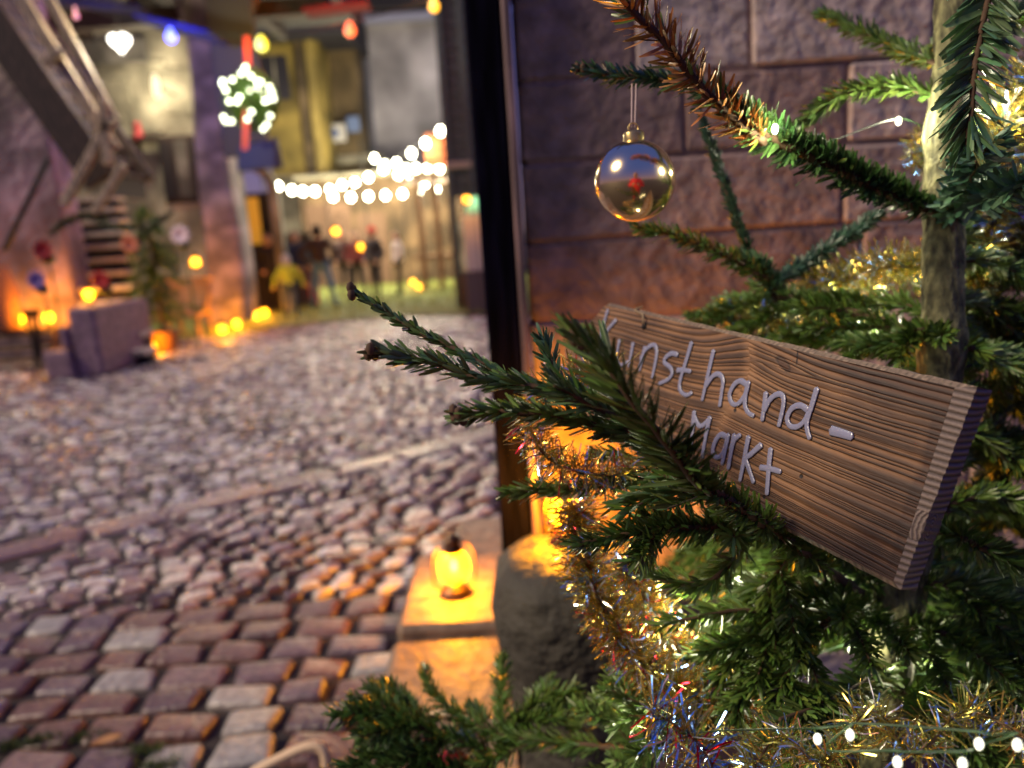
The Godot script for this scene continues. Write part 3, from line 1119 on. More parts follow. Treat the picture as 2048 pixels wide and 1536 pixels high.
func market() -> void:
	var white := Color(1.0, 0.9, 0.62)
	var gr := "white globe light garlands over the far yard"
	festoon("white globe light garland swagged lowest from the ochre house across the stalls", "light garland", gr, [[556, 373, 20], [584, 381, 20.4], [606, 383, 20.8], [630, 383, 21.2], [666, 394, 21.5], [702, 395, 21.7], [737, 393, 21.8], [771, 391, 21.8], [805, 388, 21.7], [837, 384, 21.5], [870, 377, 21.2], [901, 369, 21]], M.white_bulb, 0.085, 1.4, white)
	festoon("white globe light garland rising to its peak before the pale house front", "light garland", gr, [[660, 379, 24], [684, 370, 23], [710, 365, 22.3], [737, 355, 21.8], [767, 339, 21.2], [793, 327, 20.8], [823, 307, 20], [851, 287, 19], [881, 263, 18], [941, 204, 16]], M.white_bulb, 0.085, 1.4, white)
	festoon("white globe light garland running level in front of the orange tiled roof", "light garland", gr, [[749, 317, 23], [770, 330, 23], [797, 350, 22.6], [812, 338, 22.3], [832, 337, 22], [855, 336, 21.7], [879, 338, 21.3], [901, 338, 21], [946, 332, 19]], M.white_bulb, 0.085, 1.4, white)
	festoon("short white globe light garland drooping beside the white stall panel", "light garland", gr, [[820, 359, 23], [849, 369, 22.5], [872, 379, 22], [903, 390, 21.4]], M.white_bulb, 0.085, 1.4, white)
	# a row of stalls: posts, white panel, counters
	var z := -21.0
	var wood := mat(Color(0.36, 0.17, 0.07), 0.8, {"tex": "streak", "scale": Vector3(2, 0.6, 2)})
	var st := thing("market_stall", onz(840, 525, z) * Vector3(1, 0, 1), "timber market stall with a white side panel near the timber tower", "market stall")
	for e in [0.1, 0.55, 0.95]:
		boxpart("post", st, wood, Vector3(e - 0.07, 0, -0.1), Vector3(e + 0.07, 2.9, 0.05), 0.01)
	boxpart("side_panel", st, mat(Color(0.62, 0.55, 0.42), 0.8, {"tex": "blotch", "scale": 0.5}), Vector3(1.03, 0.1, -0.06), Vector3(1.75, 1.75, 0.0), 0.01)
	boxpart("counter", st, wood, Vector3(-0.2, 0.85, -1.2), Vector3(1.0, 0.95, -0.12), 0.01)
	boxpart("roof_board", st, wood, Vector3(-0.3, 2.9, -1.6), Vector3(1.3, 2.98, 0.3), 0.01)
	var aw := thing("dark_stall", onz(480, 560, -17.5) * Vector3(1, 0, 1), "dark canopy stall at the doorway beside the timber post", "market stall")
	boxpart("back_panel", aw, mat(Color(0.06, 0.05, 0.035), 0.9), Vector3(-0.2, 0, -0.8), Vector3(1.5, 1.7, -0.7), 0.01)
	boxpart("counter", aw, mat(Color(0.1, 0.07, 0.03), 0.9), Vector3(0.0, 0.8, -0.5), Vector3(1.3, 0.9, 0.1), 0.01)
	boxpart("front", aw, mat(Color(0.03, 0.025, 0.02), 0.9), Vector3(0.0, 0.0, -0.45), Vector3(1.3, 0.79, 0.0), 0.01)
	# green lit booth by the gate leaf
	z = -14.0
	var q0 := onz(928, 560, z) * Vector3(1, 0, 1)
	var bt := thing("booth", q0, "small pale booth glowing green behind the gate leaf", "booth")
	boxpart("front", bt, mat(Color(0.45, 0.45, 0.44), 0.8), Vector3(0.05, 0.75, -0.6), Vector3(0.9, 1.75, -0.02), 0.02)
	boxpart("base", bt, mat(Color(0.08, 0.07, 0.08), 0.8), Vector3(0.02, 0.0, -0.5), Vector3(0.9, 0.74, 0.0), 0.02)
	boxpart("green_lamp_panel", bt, mat(Color(0.2, 0.6, 0.45), 0.5, {"emit": Color(0.06, 0.2, 0.14)}), Vector3(0.12, 1.78, -0.3), Vector3(0.6, 2.05, -0.03), 0.02)
	lamp(bt, Vector3(0.3, 2.0, 0.06), Color(0.3, 1.0, 0.65), 0.03, 0.1)
	var bar_ := thing("wooden_barrel", ground(948, 618), "dark wooden barrel at the foot of the pale booth", "barrel")
	for k in 12:
		var a := TAU * k / 12.0
		part("stave", bar_, M.beam, func(b: Bag) -> void: tube(b, spline([Vector3(cos(a) * 0.2, 0, sin(a) * 0.2), Vector3(cos(a) * 0.26, 0.35, sin(a) * 0.26), Vector3(cos(a) * 0.2, 0.7, sin(a) * 0.2)], 0.1), [0.07], 4, 0.3, Vector3(cos(a), 0, sin(a))))
	boxpart("lid", bar_, M.beam, Vector3(-0.18, 0.62, -0.18), Vector3(0.18, 0.66, 0.18), 0.02)
	lantern(ground(962, 600) + Vector3(0.0, 0.0, 0.5), "burning storm lantern beside the dark wooden barrel", 1.0, 0.3)
	# lanterns hung and stood about the far yard
	var hang := [[673, 476, 12.5, "burning storm lantern on an iron hook in front of the person in blue jeans"], [722, 505, 15.0, "burning storm lantern on an iron hook before the red-hatted person"], [934, 412, 13.2, "burning storm lantern on an iron hook before the booth with green glow"]]
	for e in hang:
		var p := pix(e[0], e[1], e[2])
		var l := lantern(p, e[3], 0.9, 0.3)
		part("hook_pole", l, M.iron, func(b: Bag) -> void: tube(b, spline([Vector3(0.14, -p.y, 0), Vector3(0.14, 0.2, 0), Vector3(0.12, 0.36, 0), Vector3(0.05, 0.38, 0), Vector3(0.0, 0.28, 0), Vector3(0.0, 0.24, 0)], 0.05), [0.008], 6))
	lantern(ground(823, 533) * Vector3(0.55, 0, 0.55) + Vector3(0, 0.02, 0), "burning storm lantern, far one of the pair on the lawn edge", 1.1, 0.35)
	lantern(ground(835, 543) * Vector3(0.6, 0, 0.6), "burning storm lantern, nearer one of the pair on the lawn edge", 1.1, 0.35)
	# people
	var dk := Color(0.02, 0.017, 0.02)
	person(ground(650, 617), 0.1, 1.82, Color(0.035, 0.018, 0.018), Color(0.07, 0.15, 0.32), Color(0.012, 0.01, 0.01), "person in dark brown jacket and blue jeans standing with legs apart", {"spread": 0.24, "stride": 0.02, "elbow": Vector3(0.37, 1.16, 0.06), "wrist": Vector3(0.24, 0.99, -0.08)})
	var z2 := -19.5
	person(onz(752, 560, z2) * Vector3(1, 0, 1), 2.6, 1.72, Color(0.02, 0.018, 0.025), Color(0.02, 0.018, 0.02), Color(0.55, 0.02, 0.015), "person in black coat wearing a red hat by the far stalls", {"hat": true})
	person(onz(717, 560, -20.5) * Vector3(1, 0, 1), 3.4, 1.68, Color(0.16, 0.03, 0.03), dk, Color(0.05, 0.025, 0.015), "person in dark red jacket talking to the one with red hat")
	person(onz(693, 560, -21.0) * Vector3(1, 0, 1), 2.9, 1.74, Color(0.06, 0.03, 0.03), dk, Color(0.02, 0.012, 0.01), "person in brown coat behind the dark red jacket", {})
	person(onz(800, 560, -20.0) * Vector3(1, 0, 1), 1.9, 1.62, Color(0.5, 0.42, 0.42), Color(0.03, 0.02, 0.02), Color(0.1, 0.06, 0.03), "person in whitish jacket near the lanterns on the lawn")
	person(onz(580, 590, -15.5) * Vector3(1, 0, 1), 0.4, 1.22, Color(0.4, 0.5, 0.04), Color(0.03, 0.05, 0.09), Color(0.35, 0.38, 0.5), "child in lime yellow jacket and pale cap beside the blue-jeans person", {"elbow": Vector3(0.36, 1.16, 0.0), "wrist": Vector3(0.42, 0.92, -0.06), "hat": true})
	person(onz(628, 585, -17.5) * Vector3(1, 0, 1), 3.0, 1.02, Color(0.09, 0.05, 0.09), Color(0.5, 0.03, 0.14), Color(0.04, 0.025, 0.02), "small child in bright pink trousers beside the blue-jeans person")
	person(onz(600, 570, -17.8) * Vector3(1, 0, 1), 2.7, 1.74, Color(0.02, 0.025, 0.06), Color(0.05, 0.02, 0.03), Color(0.02, 0.015, 0.012), "person in navy coat standing behind the child in lime jacket")
	person(onz(618, 560, -19.0) * Vector3(1, 0, 1), 3.2, 1.7, Color(0.22, 0.2, 0.34), dk, Color(0.03, 0.02, 0.02), "person in pale lilac jacket behind the navy coat")
	person(onz(545, 570, -17.0) * Vector3(1, 0, 1), 3.6, 1.7, dk, dk, Color(0.02, 0.015, 0.012), "person all in black at the dark canopy stall", {})
	person(onz(500, 590, -15.6) * Vector3(1, 0, 1), 2.2, 1.66, Color(0.03, 0.035, 0.02), dk, Color(0.25, 0.3, 0.03), "person in dark clothes with yellow-green cap beside the timber post", {"hat": true})


# ------------------------------------------------------------------ the timber gallery, stairs and house on the stair side
func gallery_side() -> void:
	var cream := mat(Color(0.56, 0.51, 0.38), 0.9, {"tex": "blotch", "bump": "rough", "bump_cm": 2.0, "scale": 0.5})
	var grey := mat(Color(0.26, 0.24, 0.22), 0.9, {"tex": "blotch", "scale": 0.6})
	var violet := mat(Color(0.44, 0.31, 0.38), 0.9, {"tex": "blotch", "bump": "rough", "bump_cm": 2.0, "scale": 0.5})
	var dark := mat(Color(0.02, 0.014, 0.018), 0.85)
	var tarp := mat(Color(0.02, 0.03, 0.12), 0.6)
	# cream plastered house behind the stairs
	var z := -16.0
	var x0 := onz(90, 250, z).x
	var x1 := onz(455, 250, z).x
	var h := thing("cream_house", Vector3(x0, 0, z), "cream plastered house wall behind the stairs and timber post", "house")
	boxpart("wall", h, cream, Vector3(0, 0, -0.6), Vector3(x1 - x0, 9, 0), 0.03)
	boxpart("grey_band", h, grey, Vector3(0.0, onz(220, 130, z).y, -0.1), Vector3(onz(300, 130, z).x - x0, onz(220, 78, z).y, 0.08), 0.03)
	var a := onz(335, 408, z)
	var b2 := onz(405, 268, z)
	var door := boxpart("door", h, M.beam, Vector3(a.x - x0, a.y, -0.1), Vector3(b2.x - x0, b2.y, 0.06), 0.02)
	for k in 3:
		var px := lerpf(a.x, b2.x, (k + 0.5) / 3.0) - x0
		boxpart("plank", door, grey if k == 1 else dark, Vector3(px - 0.12, a.y + 0.1, 0.061), Vector3(px + 0.12, b2.y - 0.1, 0.1), 0.01)
	for e in [[300, 118, 330, 210], [325, 132, 388, 232], [175, 155, 260, 250], [270, 205, 326, 270]]:
		var u := onz(e[0], e[3], z)
		var v := onz(e[2], e[1], z)
		boxpart("wall_stone", h, cream, Vector3(u.x - x0, u.y, -0.05), Vector3(v.x - x0, v.y, 0.045), 0.05, 0.04)
	var lp := pix(312, 172, 14.3)
	var cn := thing("candle_lamp", lp, "tall warm wall lamp glowing on the cream house", "lamp")
	part("lamp_glass", cn, mat(Color(0.8, 0.7, 0.5), 0.3, {"emit": Color(1.5, 1.25, 0.72)}), func(b: Bag) -> void: ball(b, Vector3.ZERO, 0.07, 12, 3.2))
	boxpart("bracket", cn, M.iron, Vector3(-0.02, -0.03, -1.5), Vector3(0.02, 0.0, -0.08), 0.005)
	lamp(cn, Vector3.ZERO, Color(1.0, 0.87, 0.58), 2.6, 0.07)
	# shelf with a red figurine on the wall
	var s0 := onz(232, 290, -15.8)
	var s1 := onz(320, 280, -15.8)
	var sh := thing("wall_shelf", s0, "dark wooden wall shelf across the cream house", "shelf")
	boxpart("board", sh, M.beam, Vector3.ZERO, Vector3(s1.x - s0.x, 0.1, 0.22), 0.01)
	boxpart("bracket", sh, M.beam, Vector3(0.42, -0.5, 0.0), Vector3(0.5, -0.005, 0.1), 0.01)
	var rf := thing("red_figurine", onz(279, 281, -15.68), "small red figurine standing on the dark wall shelf", "figurine")
	part("body", rf, mat(Color(0.42, 0.03, 0.04), 0.5), func(b: Bag) -> void: lathe(b, [Vector2(0.001, 0.0), Vector2(0.12, 0), Vector2(0.1, 0.1), Vector2(0.06, 0.2), Vector2(0.055, 0.22), Vector2(0.07, 0.27), Vector2(0.05, 0.33), Vector2(0.001, 0.36)], Transform3D(), 14))
	# violet side house
	z = -11.0
	var v1 := onz(118, 400, z).x
	var vh := thing("violet_house", Vector3(v1, 0, z), "violet-lit plaster wall under the wooden staircase", "house")
	boxpart("wall", vh, violet, Vector3(-6, 0, -0.5), Vector3(0, 6.4, 0), 0.03)
	# pier and gallery
	z = -14.2
	var gal := thing("timber_gallery", Vector3(onz(430, 400, z).x, 0, z), "timber gallery with a thick violet post and dark ceiling boards", "gallery")
	part("post", gal, M.post, func(b: Bag) -> void:
		var P := []
		for e in [[462, 640, 72], [464, 560, 70], [455, 470, 66], [440, 380, 60], [428, 290, 54], [420, 190, 48], [420, 110, 58], [432, 40, 88], [440, -40, 110]]:
			var c := onz(e[0], e[1], z) - gal.position
			c.z = 0
			var r := 0.5 * float(e[2]) / F * 14.4
			P.append([b.p(c + Vector3(-r, 0, r)), b.p(c + Vector3(-r * 0.8, 0, r * 1.15)), b.p(c + Vector3(r * 0.8, 0, r * 1.15)), b.p(c + Vector3(r, 0, r * 0.9)), b.p(c + Vector3(r, 0, -r)), b.p(c + Vector3(-r, 0, -r))])
		for i in P.size() - 1:
			for j in 6:
				var k := (j + 1) % 6
				b.quad(P[i][j], P[i][k], P[i + 1][k], P[i + 1][j]))
	for e in [[418, 120, 365, -10], [450, 110, 508, -10]]:
		part("brace", gal, M.post, func(b: Bag) -> void: bar(b, onz(e[0], e[1], z) - gal.position, onz(e[2], e[3], z) - gal.position, 0.3, 0.3, 0.03))
	var roof_y := 5.75
	for k in 14:
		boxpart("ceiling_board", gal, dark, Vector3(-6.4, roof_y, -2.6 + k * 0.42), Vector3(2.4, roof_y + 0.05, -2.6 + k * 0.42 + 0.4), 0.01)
	for k in 5:
		boxpart("joist", gal, M.beam, Vector3(-6.2 + k * 1.75, roof_y - 0.22, -2.6), Vector3(-6.04 + k * 1.75, roof_y - 0.002, 3.2), 0.01)
	boxpart("edge_beam", gal, M.beam, Vector3(-6.4, roof_y - 0.5, -0.2), Vector3(2.4, roof_y - 0.23, 0.08), 0.02)
	var tp := thing("blue_tarpaulin", onz(440, 330, -13.0), "dark blue tarpaulin hanging at the timber gallery", "tarpaulin")
	boxpart("sheet", tp, tarp, Vector3(0.3, -0.1, -0.1), Vector3(0.95, 0.32, 0.02), 0.02, 0.06)
	var sc := thing("fir_screen", onz(445, 290, -13.3), "dark screen behind the glowing fir wreath", "screen")
	boxpart("panel", sc, mat(Color(0.06, 0.065, 0.08), 0.8), Vector3(0.0, -0.2, -0.1), Vector3(0.75, 2.4, 0.0), 0.02)
	# doorway arch with warm room
	var dz := -17.0
	var d0 := onz(478, 560, dz)
	var dw := thing("arched_doorway", Vector3(d0.x, 0, dz), "arched doorway with warm light inside, next to the timber post", "doorway")
	part("arch", dw, cream, func(b: Bag) -> void:
		var wid := onz(545, 400, dz).x - d0.x
		var top := onz(510, 335, dz).y
		for k in 9:
			var a0 := PI * k / 9.0
			var a1 := PI * (k + 1) / 9.0
			var c := Vector3(wid * 0.5, top - wid * 0.5, 0)
			bar(b, c + Vector3(cos(a0), sin(a0), 0) * wid * 0.55, c + Vector3(cos(a1), sin(a1), 0) * wid * 0.55, 0.22, 0.2, 0.02)
		box(b, Transform3D(Basis(), Vector3(-0.05, (top - wid * 0.5) * 0.5, 0)), Vector3(0.2, top - wid * 0.5, 0.2))
		box(b, Transform3D(Basis(), Vector3(wid + 0.05, (top - wid * 0.5) * 0.5, 0)), Vector3(0.2, top - wid * 0.5, 0.2)))
	boxpart("door", dw, M.beam, Vector3(0.0, 0, -0.5), Vector3(0.75, 2.6, -0.4), 0.02)
	boxpart("lit_pane", dw, mat(Color(0.5, 0.25, 0.05), 0.6, {"emit": Color(0.34, 0.15, 0.012)}), Vector3(0.22, 1.5, -0.399), Vector3(0.5, 2.5, -0.37), 0.01)
	# wooden staircase climbing away to the corner
	z = -9.6
	var sg := thing("wooden_staircase", onz(225, 345, z), "dark wooden staircase with pale railings climbing past the violet wall", "staircase")
	var lo := onz(205, 360, z) - sg.position
	var rail_wood := mat(Color(0.8, 0.6, 0.38), 0.7, {"tex": "streak", "scale": Vector3(3, 0.7, 3)})
	var hi := onz(-140, -130, z) - sg.position
	for e in [0.0, -1.0]:
		part("stringer", sg, M.beam, func(b: Bag) -> void: bar(b, lo + Vector3(0, 0, e), hi + Vector3(0, 0, e), 0.42, 0.09, 0.01, Vector3(0, 0, 1)))
	for k in 15:
		var c := lo.lerp(hi, (k + 0.5) / 15.0)
		boxpart("tread", sg, M.beam, c + Vector3(-0.17, -0.03, -0.95), c + Vector3(0.15, 0.02, -0.05), 0.01)
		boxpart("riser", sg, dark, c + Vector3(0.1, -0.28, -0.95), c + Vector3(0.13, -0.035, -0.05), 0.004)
	for e in [[[230, 300], [20, -40], 0.13, 0.02], [[232, 245], [95, -10], 0.09, 0.02]]:
		part("rail", sg, rail_wood, func(b: Bag) -> void: bar(b, onz(e[0][0], e[0][1], z + 0.1) - sg.position, onz(e[1][0], e[1][1], z + 0.1) - sg.position, e[2], 0.08, 0.01, Vector3(0, 0, 1)))
	for e in [[[222, 238], [128, 410], 0.1], [[247, 330], [190, 425], 0.08], [[120, 100], [88, 128], 0.1], [[205, 200], [218, 330], 0.1]]:
		part("strut", sg, rail_wood, func(b: Bag) -> void: bar(b, onz(e[0][0], e[0][1], z + 0.2) - sg.position, onz(e[1][0], e[1][1], z + 0.2) - sg.position, e[2], 0.1, 0.01, Vector3(0, 0, 1)))
	part("handrail", sg, M.iron, func(b: Bag) -> void: tube(b, PackedVector3Array([onz(96, 318, z) - sg.position, onz(8, 500, z) - sg.position]), [0.035], 8))
	# stone steps up to the stairs, and the block beside them
	var stone := mat(Color(0.68, 0.6, 0.48), 0.8, {"tex": "stone", "bump": "rough", "bump_cm": 1.0, "scale": 1.2})
	var sb := onz(165, 655, -9.9)
	var sx := onz(282, 655, -9.9).x - sb.x
	var stp := thing("stone_steps", Vector3(sb.x, 0, -9.9), "worn pale steps with dark gaps leading up to the wooden staircase", "steps")
	for k in 12:
		boxpart("step", stp, stone, Vector3(-0.165 * k, 0.2 * (k + 1) - 0.075, -0.3 * (k + 1) - 0.05), Vector3(sx - 0.15 * k, 0.2 * (k + 1), -0.3 * k), 0.015, 0.006)
		boxpart("riser", stp, dark, Vector3(-0.165 * k, 0.2 * k, -0.3 * (k + 1)), Vector3(sx - 0.15 * k, 0.2 * (k + 1) - 0.078, -0.3 * k - 0.12), 0.005)
	var b0 := ground(92, 762)
	var pur := mat(Color(0.32, 0.2, 0.25), 0.8, {"tex": "stone", "bump": "rough", "bump_cm": 1.0, "scale": 1.2})
	var bl := thing("stone_cheek_block", Vector3(b0.x, 0, b0.z), "stepped violet sandstone block at the foot of the steps", "stone block")
	boxpart("lower_block", bl, pur, Vector3(0.0, 0, -1.0), Vector3(0.34, 0.34, 0.0), 0.03, 0.01)
	boxpart("middle_block", bl, pur, Vector3(0.23, 0.345, -1.0), Vector3(0.335, 0.62, -0.03), 0.03, 0.01)
	boxpart("upper_block", bl, pur, Vector3(0.345, 0.0, -1.5), Vector3(0.66, 0.82, -0.06), 0.03, 0.01)
	# slatted bench with lanterns
	var n0 := ground(-60, 752)
	var be := thing("slatted_bench", Vector3(n0.x, 0, n0.z - 0.1), "low bench of wide wooden slats with two lanterns on it", "bench")
	var bz := n0.z - 0.1
	var bt := onz(75, 652, bz - 0.6).y
	for k in 3:
		var yy := bt * (0.2 + 0.27 * k)
		boxpart("slat", be, M.pale_wood, Vector3(0, yy, -0.1 - k * 0.1), Vector3(0.98, yy + bt * 0.13, -0.02 - k * 0.1), 0.012)
		boxpart("seat_board", be, M.beam, Vector3(0, yy + bt * 0.132, -0.2 - k * 0.1), Vector3(0.98, yy + bt * 0.17, -0.021 - k * 0.1), 0.005)
	boxpart("top_board", be, M.pale_wood, Vector3(0, bt - 0.05, -1.1), Vector3(1.5, bt, -0.33), 0.012)
	boxpart("back_wall", be, M.pale_wood, Vector3(0, bt + 0.003, -1.16), Vector3(1.8, bt + 0.3, -1.06), 0.012)
	lantern(Vector3(onz(42, 650, bz - 0.6).x, bt, bz - 0.6), "burning storm lantern on the bench, next to the bench end in shade", 1.0, 0.8)
	lantern(Vector3(onz(100, 650, bz - 0.4).x, bt, bz - 0.4), "burning storm lantern on the bench, beside the violet stone block", 1.0, 0.8)
	lantern(onz(180, 608, -10.2), "burning storm lantern on the stone steps under the red flower", 1.0, 0.7)
	lantern(ground(304, 712), "burning storm lantern on the ground in front of the potted fir", 1.1, 0.9)
	lantern(onz(393, 540, -13.0), "burning storm lantern in the wicker chair beside the timber post", 1.1, 0.6)
	for e in [[445, 655, 0], [474, 645, 1], [513, 628, 2], [529, 622, 3], [551, 600, 4]]:
		lantern(ground(e[0], e[1] + 6) * Vector3(0.92, 0, 0.92), ["burning storm lantern on the ground, nearest of the row past the timber post", "burning storm lantern on the ground, second of the row past the timber post", "burning storm lantern on the ground, third of the row past the timber post", "burning storm lantern on the ground, fourth of the row past the timber post", "burning storm lantern on the ground, last of the row past the timber post"][e[2]], 1.1, 0.9)
	# wicker chair
	var wc := ground(375, 640)
	wc = Vector3(onz(372, 600, -13.2).x, 0, -13.2)
	var ch := thing("wicker_chair", wc, "round wicker armchair lit orange beside the timber post", "chair")
	var cane := mat(Color(0.36, 0.2, 0.09), 0.7)
	for k in 8:
		part("hoop", ch, cane, func(b: Bag) -> void:
			var arc := []
			for j in 13:
				var a3 := PI * (0.9 + 1.2 * j / 12.0)
				arc.append(Vector3(cos(a3) * (0.34 + 0.02 * k), 0.42 + 0.075 * k - (0.22 if j in [0, 12] else 0.0) * k / 8.0, -sin(a3) * -0.34 * 1.0))
			tube(b, spline(arc, 0.05), [0.026], 6))
	boxpart("seat", ch, cane, Vector3(-0.32, 0.36, -0.3), Vector3(0.32, 0.42, 0.3), 0.03)
	for e in [[-0.25, -0.25], [0.25, -0.25], [-0.25, 0.25], [0.25, 0.25]]:
		boxpart("leg", ch, cane, Vector3(e[0] - 0.03, 0, e[1] - 0.03), Vector3(e[0] + 0.03, 0.355, e[1] + 0.03), 0.008)
	# potted fir and green garland
	var pf := Vector3(onz(326, 660, -11.3).x, 0, -11.3)
	var ft := thing("potted_fir", pf, "small dark fir in a pot beside the stone steps", "tree")
	part("pot", ft, mat(Color(0.2, 0.09, 0.05), 0.8), func(b: Bag) -> void: lathe(b, [Vector2(0.001, 0), Vector2(0.16, 0), Vector2(0.22, 0.28), Vector2(0.24, 0.3), Vector2(0.2, 0.3), Vector2(0.001, 0.27)], Transform3D(), 18))
	part("trunk", ft, M.twig, func(b: Bag) -> void: tube(b, PackedVector3Array([Vector3(0, 0.25, 0), Vector3(0.02, 1.2, 0), Vector3(0, 2.1, 0)]), [0.035, 0.025, 0.01], 8))
	var xs := []
	var cs := []
	for k in 80:
		var t := k / 80.0
		var ang := rng.randf() * TAU
		var l := lerpf(0.62, 0.12, t) * rng.randf_range(0.7, 1.1)
		var y := lerpf(0.45, 2.1, t)
		var tw := PackedVector3Array([Vector3(0, y, 0), Vector3(cos(ang) * l * 0.5, y - 0.02, sin(ang) * l * 0.5), Vector3(cos(ang) * l, y - 0.12, sin(ang) * l)])
		needles_along(spline([tw[0], tw[1], tw[2]], 0.04), 75, 2.2, FIR, {"fat": 1.6}, xs, cs)
	var cr := Node3D.new()
	cr.name = "crown"
	ft.add_child(cr, true)
	swarm("needles", needle, M.needle, xs, cs, cr)
	var gp := []
	for e in [[96, 470], [130, 445], [175, 432], [230, 452], [290, 455], [345, 425]]:
		gp.append(onz(e[0], e[1], -9.6))
	var ga := thing("fir_garland", gp[0], "blue-green fir garland draped along the foot of the staircase", "garland")
	var rel := []
	for q: Vector3 in gp:
		rel.append(q - gp[0])
	var gpts := spline(rel, 0.05)
	part("rope", ga, M.twig, func(b: Bag) -> void: tube(b, gpts, [0.012], 5))
	xs = []
	cs = []
	needles_along(gpts, 75, 5.0, BLUE_FIR, {"fat": 1.6, "open": 65.0}, xs, cs)
	swarm("needles", needle, M.needle, xs, cs, ga)
	# red and violet flowers
	var red := mat(Color(0.5, 0.015, 0.015), 0.5)
	var leafm := mat(Color(0.03, 0.07, 0.02), 0.6)
	for e in [[88, 500, -9.7, 0.13, red, "red poinsettia on a tall stem beside the fir garland", 0.95], [203, 560, -10.1, 0.13, red, "red poinsettia above the lantern on the stone steps", 0.5], [262, 487, -10.5, 0.13, mat(Color(0.45, 0.18, 0.12), 0.5), "salmon pink flower head by the potted fir", 1.2], [76, 560, -9.3, 0.12, mat(Color(0.2, 0.12, 0.35), 0.6), "violet flower bunch in the iron plant stand", 0.5], [362, 470, -11.0, 0.14, mat(Color(0.5, 0.45, 0.6), 0.6), "pale lilac flower ball beside the timber post", 1.6]]:
		var c := onz(e[0], e[1], e[2])
		var fl := thing("flower", c, e[5], "flower", "flowers round the steps")
		for k in 10:
			part("petal", fl, e[4], func(b: Bag) -> void:
				var a4 := TAU * k / 10.0
				var r: float = e[3]
				tube(b, PackedVector3Array([Vector3.ZERO, Vector3(cos(a4), sin(a4), 0.5) * r * 0.6, Vector3(cos(a4), sin(a4), 0.2) * r]), [r * 0.12, r * 0.3, r * 0.05], 6, 0.25, Vector3(0, 0, 1)))
		part("stem", fl, leafm, func(b: Bag) -> void: tube(b, PackedVector3Array([Vector3(0, -0.02, -0.03), Vector3(0.02, -e[6] * 0.5, -0.05), Vector3(0.0, -e[6], -0.04)]), [0.014], 6))
		part("leaves", fl, leafm, func(b: Bag) -> void: ball(b, Vector3(0, -e[3] * 0.9, -0.05), e[3] * 0.7, 10, 0.7))
	var ps := onz(80, 730, -9.2)
	var stand := thing("plant_stand", Vector3(ps.x, 0, -9.2), "thin black iron plant stand in front of the bench", "plant stand")
	for k in 3:
		part("leg", stand, M.iron, func(b: Bag) -> void: tube(b, spline([Vector3(cos(k * 2.1) * 0.1, 0, sin(k * 2.1) * 0.1), Vector3(cos(k * 2.1) * 0.04, 0.35, sin(k * 2.1) * 0.04), Vector3(cos(k * 2.1) * 0.07, 0.76, sin(k * 2.1) * 0.07)], 0.06), [0.018], 6))
	part("bowl", stand, M.iron, func(b: Bag) -> void: lathe(b, [Vector2(0.001, 0.74), Vector2(0.08, 0.76), Vector2(0.11, 0.84), Vector2(0.09, 0.84), Vector2(0.001, 0.8)], Transform3D(), 16))
	var uz := -9.4
	var ub := onz(2, 600, uz - 1.0)
	var ur := thing("stone_urn", Vector3(ub.x, bt, uz - 1.0), "orange-lit terracotta urn at the bench end", "urn")
	part("body", ur, mat(Color(0.36, 0.17, 0.08), 0.8), func(b: Bag) -> void: lathe(b, [Vector2(0.001, 0.0), Vector2(0.16, 0.0), Vector2(0.2, 0.2), Vector2(0.22, 0.5), Vector2(0.16, 0.75), Vector2(0.11, 0.85), Vector2(0.001, 0.87)], Transform3D(), 18))
	# coloured festoon under the gallery
	var cols := [[8, 12, 10.0, Color(0.5, 0.55, 0.05), 0.05, 0.5], [152, 32, 10.3, Color(1.0, 0.08, 0.25), 0.035, 0.15], [342, 74, 10.8, Color(0.01, 0.28, 6.0), 0.075, 1.6], [523, 89, 11.2, Color(2.2, 2.0, 0.0), 0.085, 0.8], [700, 61, 11.4, Color(3.2, 0.3, 0.006), 0.08, 3.0], [868, 13, 11.2, Color(3.4, 1.5, 0.01), 0.07, 1.0]]
	var fw := []
	for e in cols:
		fw.append(pix(e[0], e[1], e[2]))
	var fo := thing("coloured_light_garland", fw[0], "string of coloured bulbs from the staircase under the gallery to the gate", "light garland")
	var cab := []
	for i in fw.size():
		cab.append(fw[i] - fw[0] + Vector3(0, 0.12, 0))
	cab.insert(0, pix(-80, -10, 9.4) - fw[0])
	cab.append(pix(1000, -60, 8.0) - fw[0])
	part("cable", fo, M.cord, func(b: Bag) -> void: tube(b, spline(cab, 0.15), [0.01], 5))
	for i in cols.size():
		var e: Array = cols[i]
		var bu := part("bulb", fo, mat(Color(0.6, 0.6, 0.6), 0.3, {"emit": e[3]}), func(b: Bag) -> void:
			ball(b, Vector3.ZERO, e[4], 12, 1.1)
			lathe(b, [Vector2(e[4] * 0.5, e[4] * 0.8), Vector2(e[4] * 0.4, 0.118), Vector2(0.001, 0.119)], Transform3D(), 8))
		bu.position = fw[i] - fw[0]
		bu.set_meta("label", ["yellow-green bulb", "pink bulb", "blue bulb", "yellow bulb", "red-orange bulb", "amber bulb"][i])
		var cc: Color = e[3]
		var mx := maxf(cc.r, maxf(cc.g, cc.b))
		lamp(bu, Vector3.ZERO, Color(cc.r / mx, cc.g / mx, cc.b / mx), e[5], e[4])
	var va := thing("canvas_valance", pix(110, -10, 11.6), "dark canvas valance along the gallery edge behind the coloured bulbs", "valance")
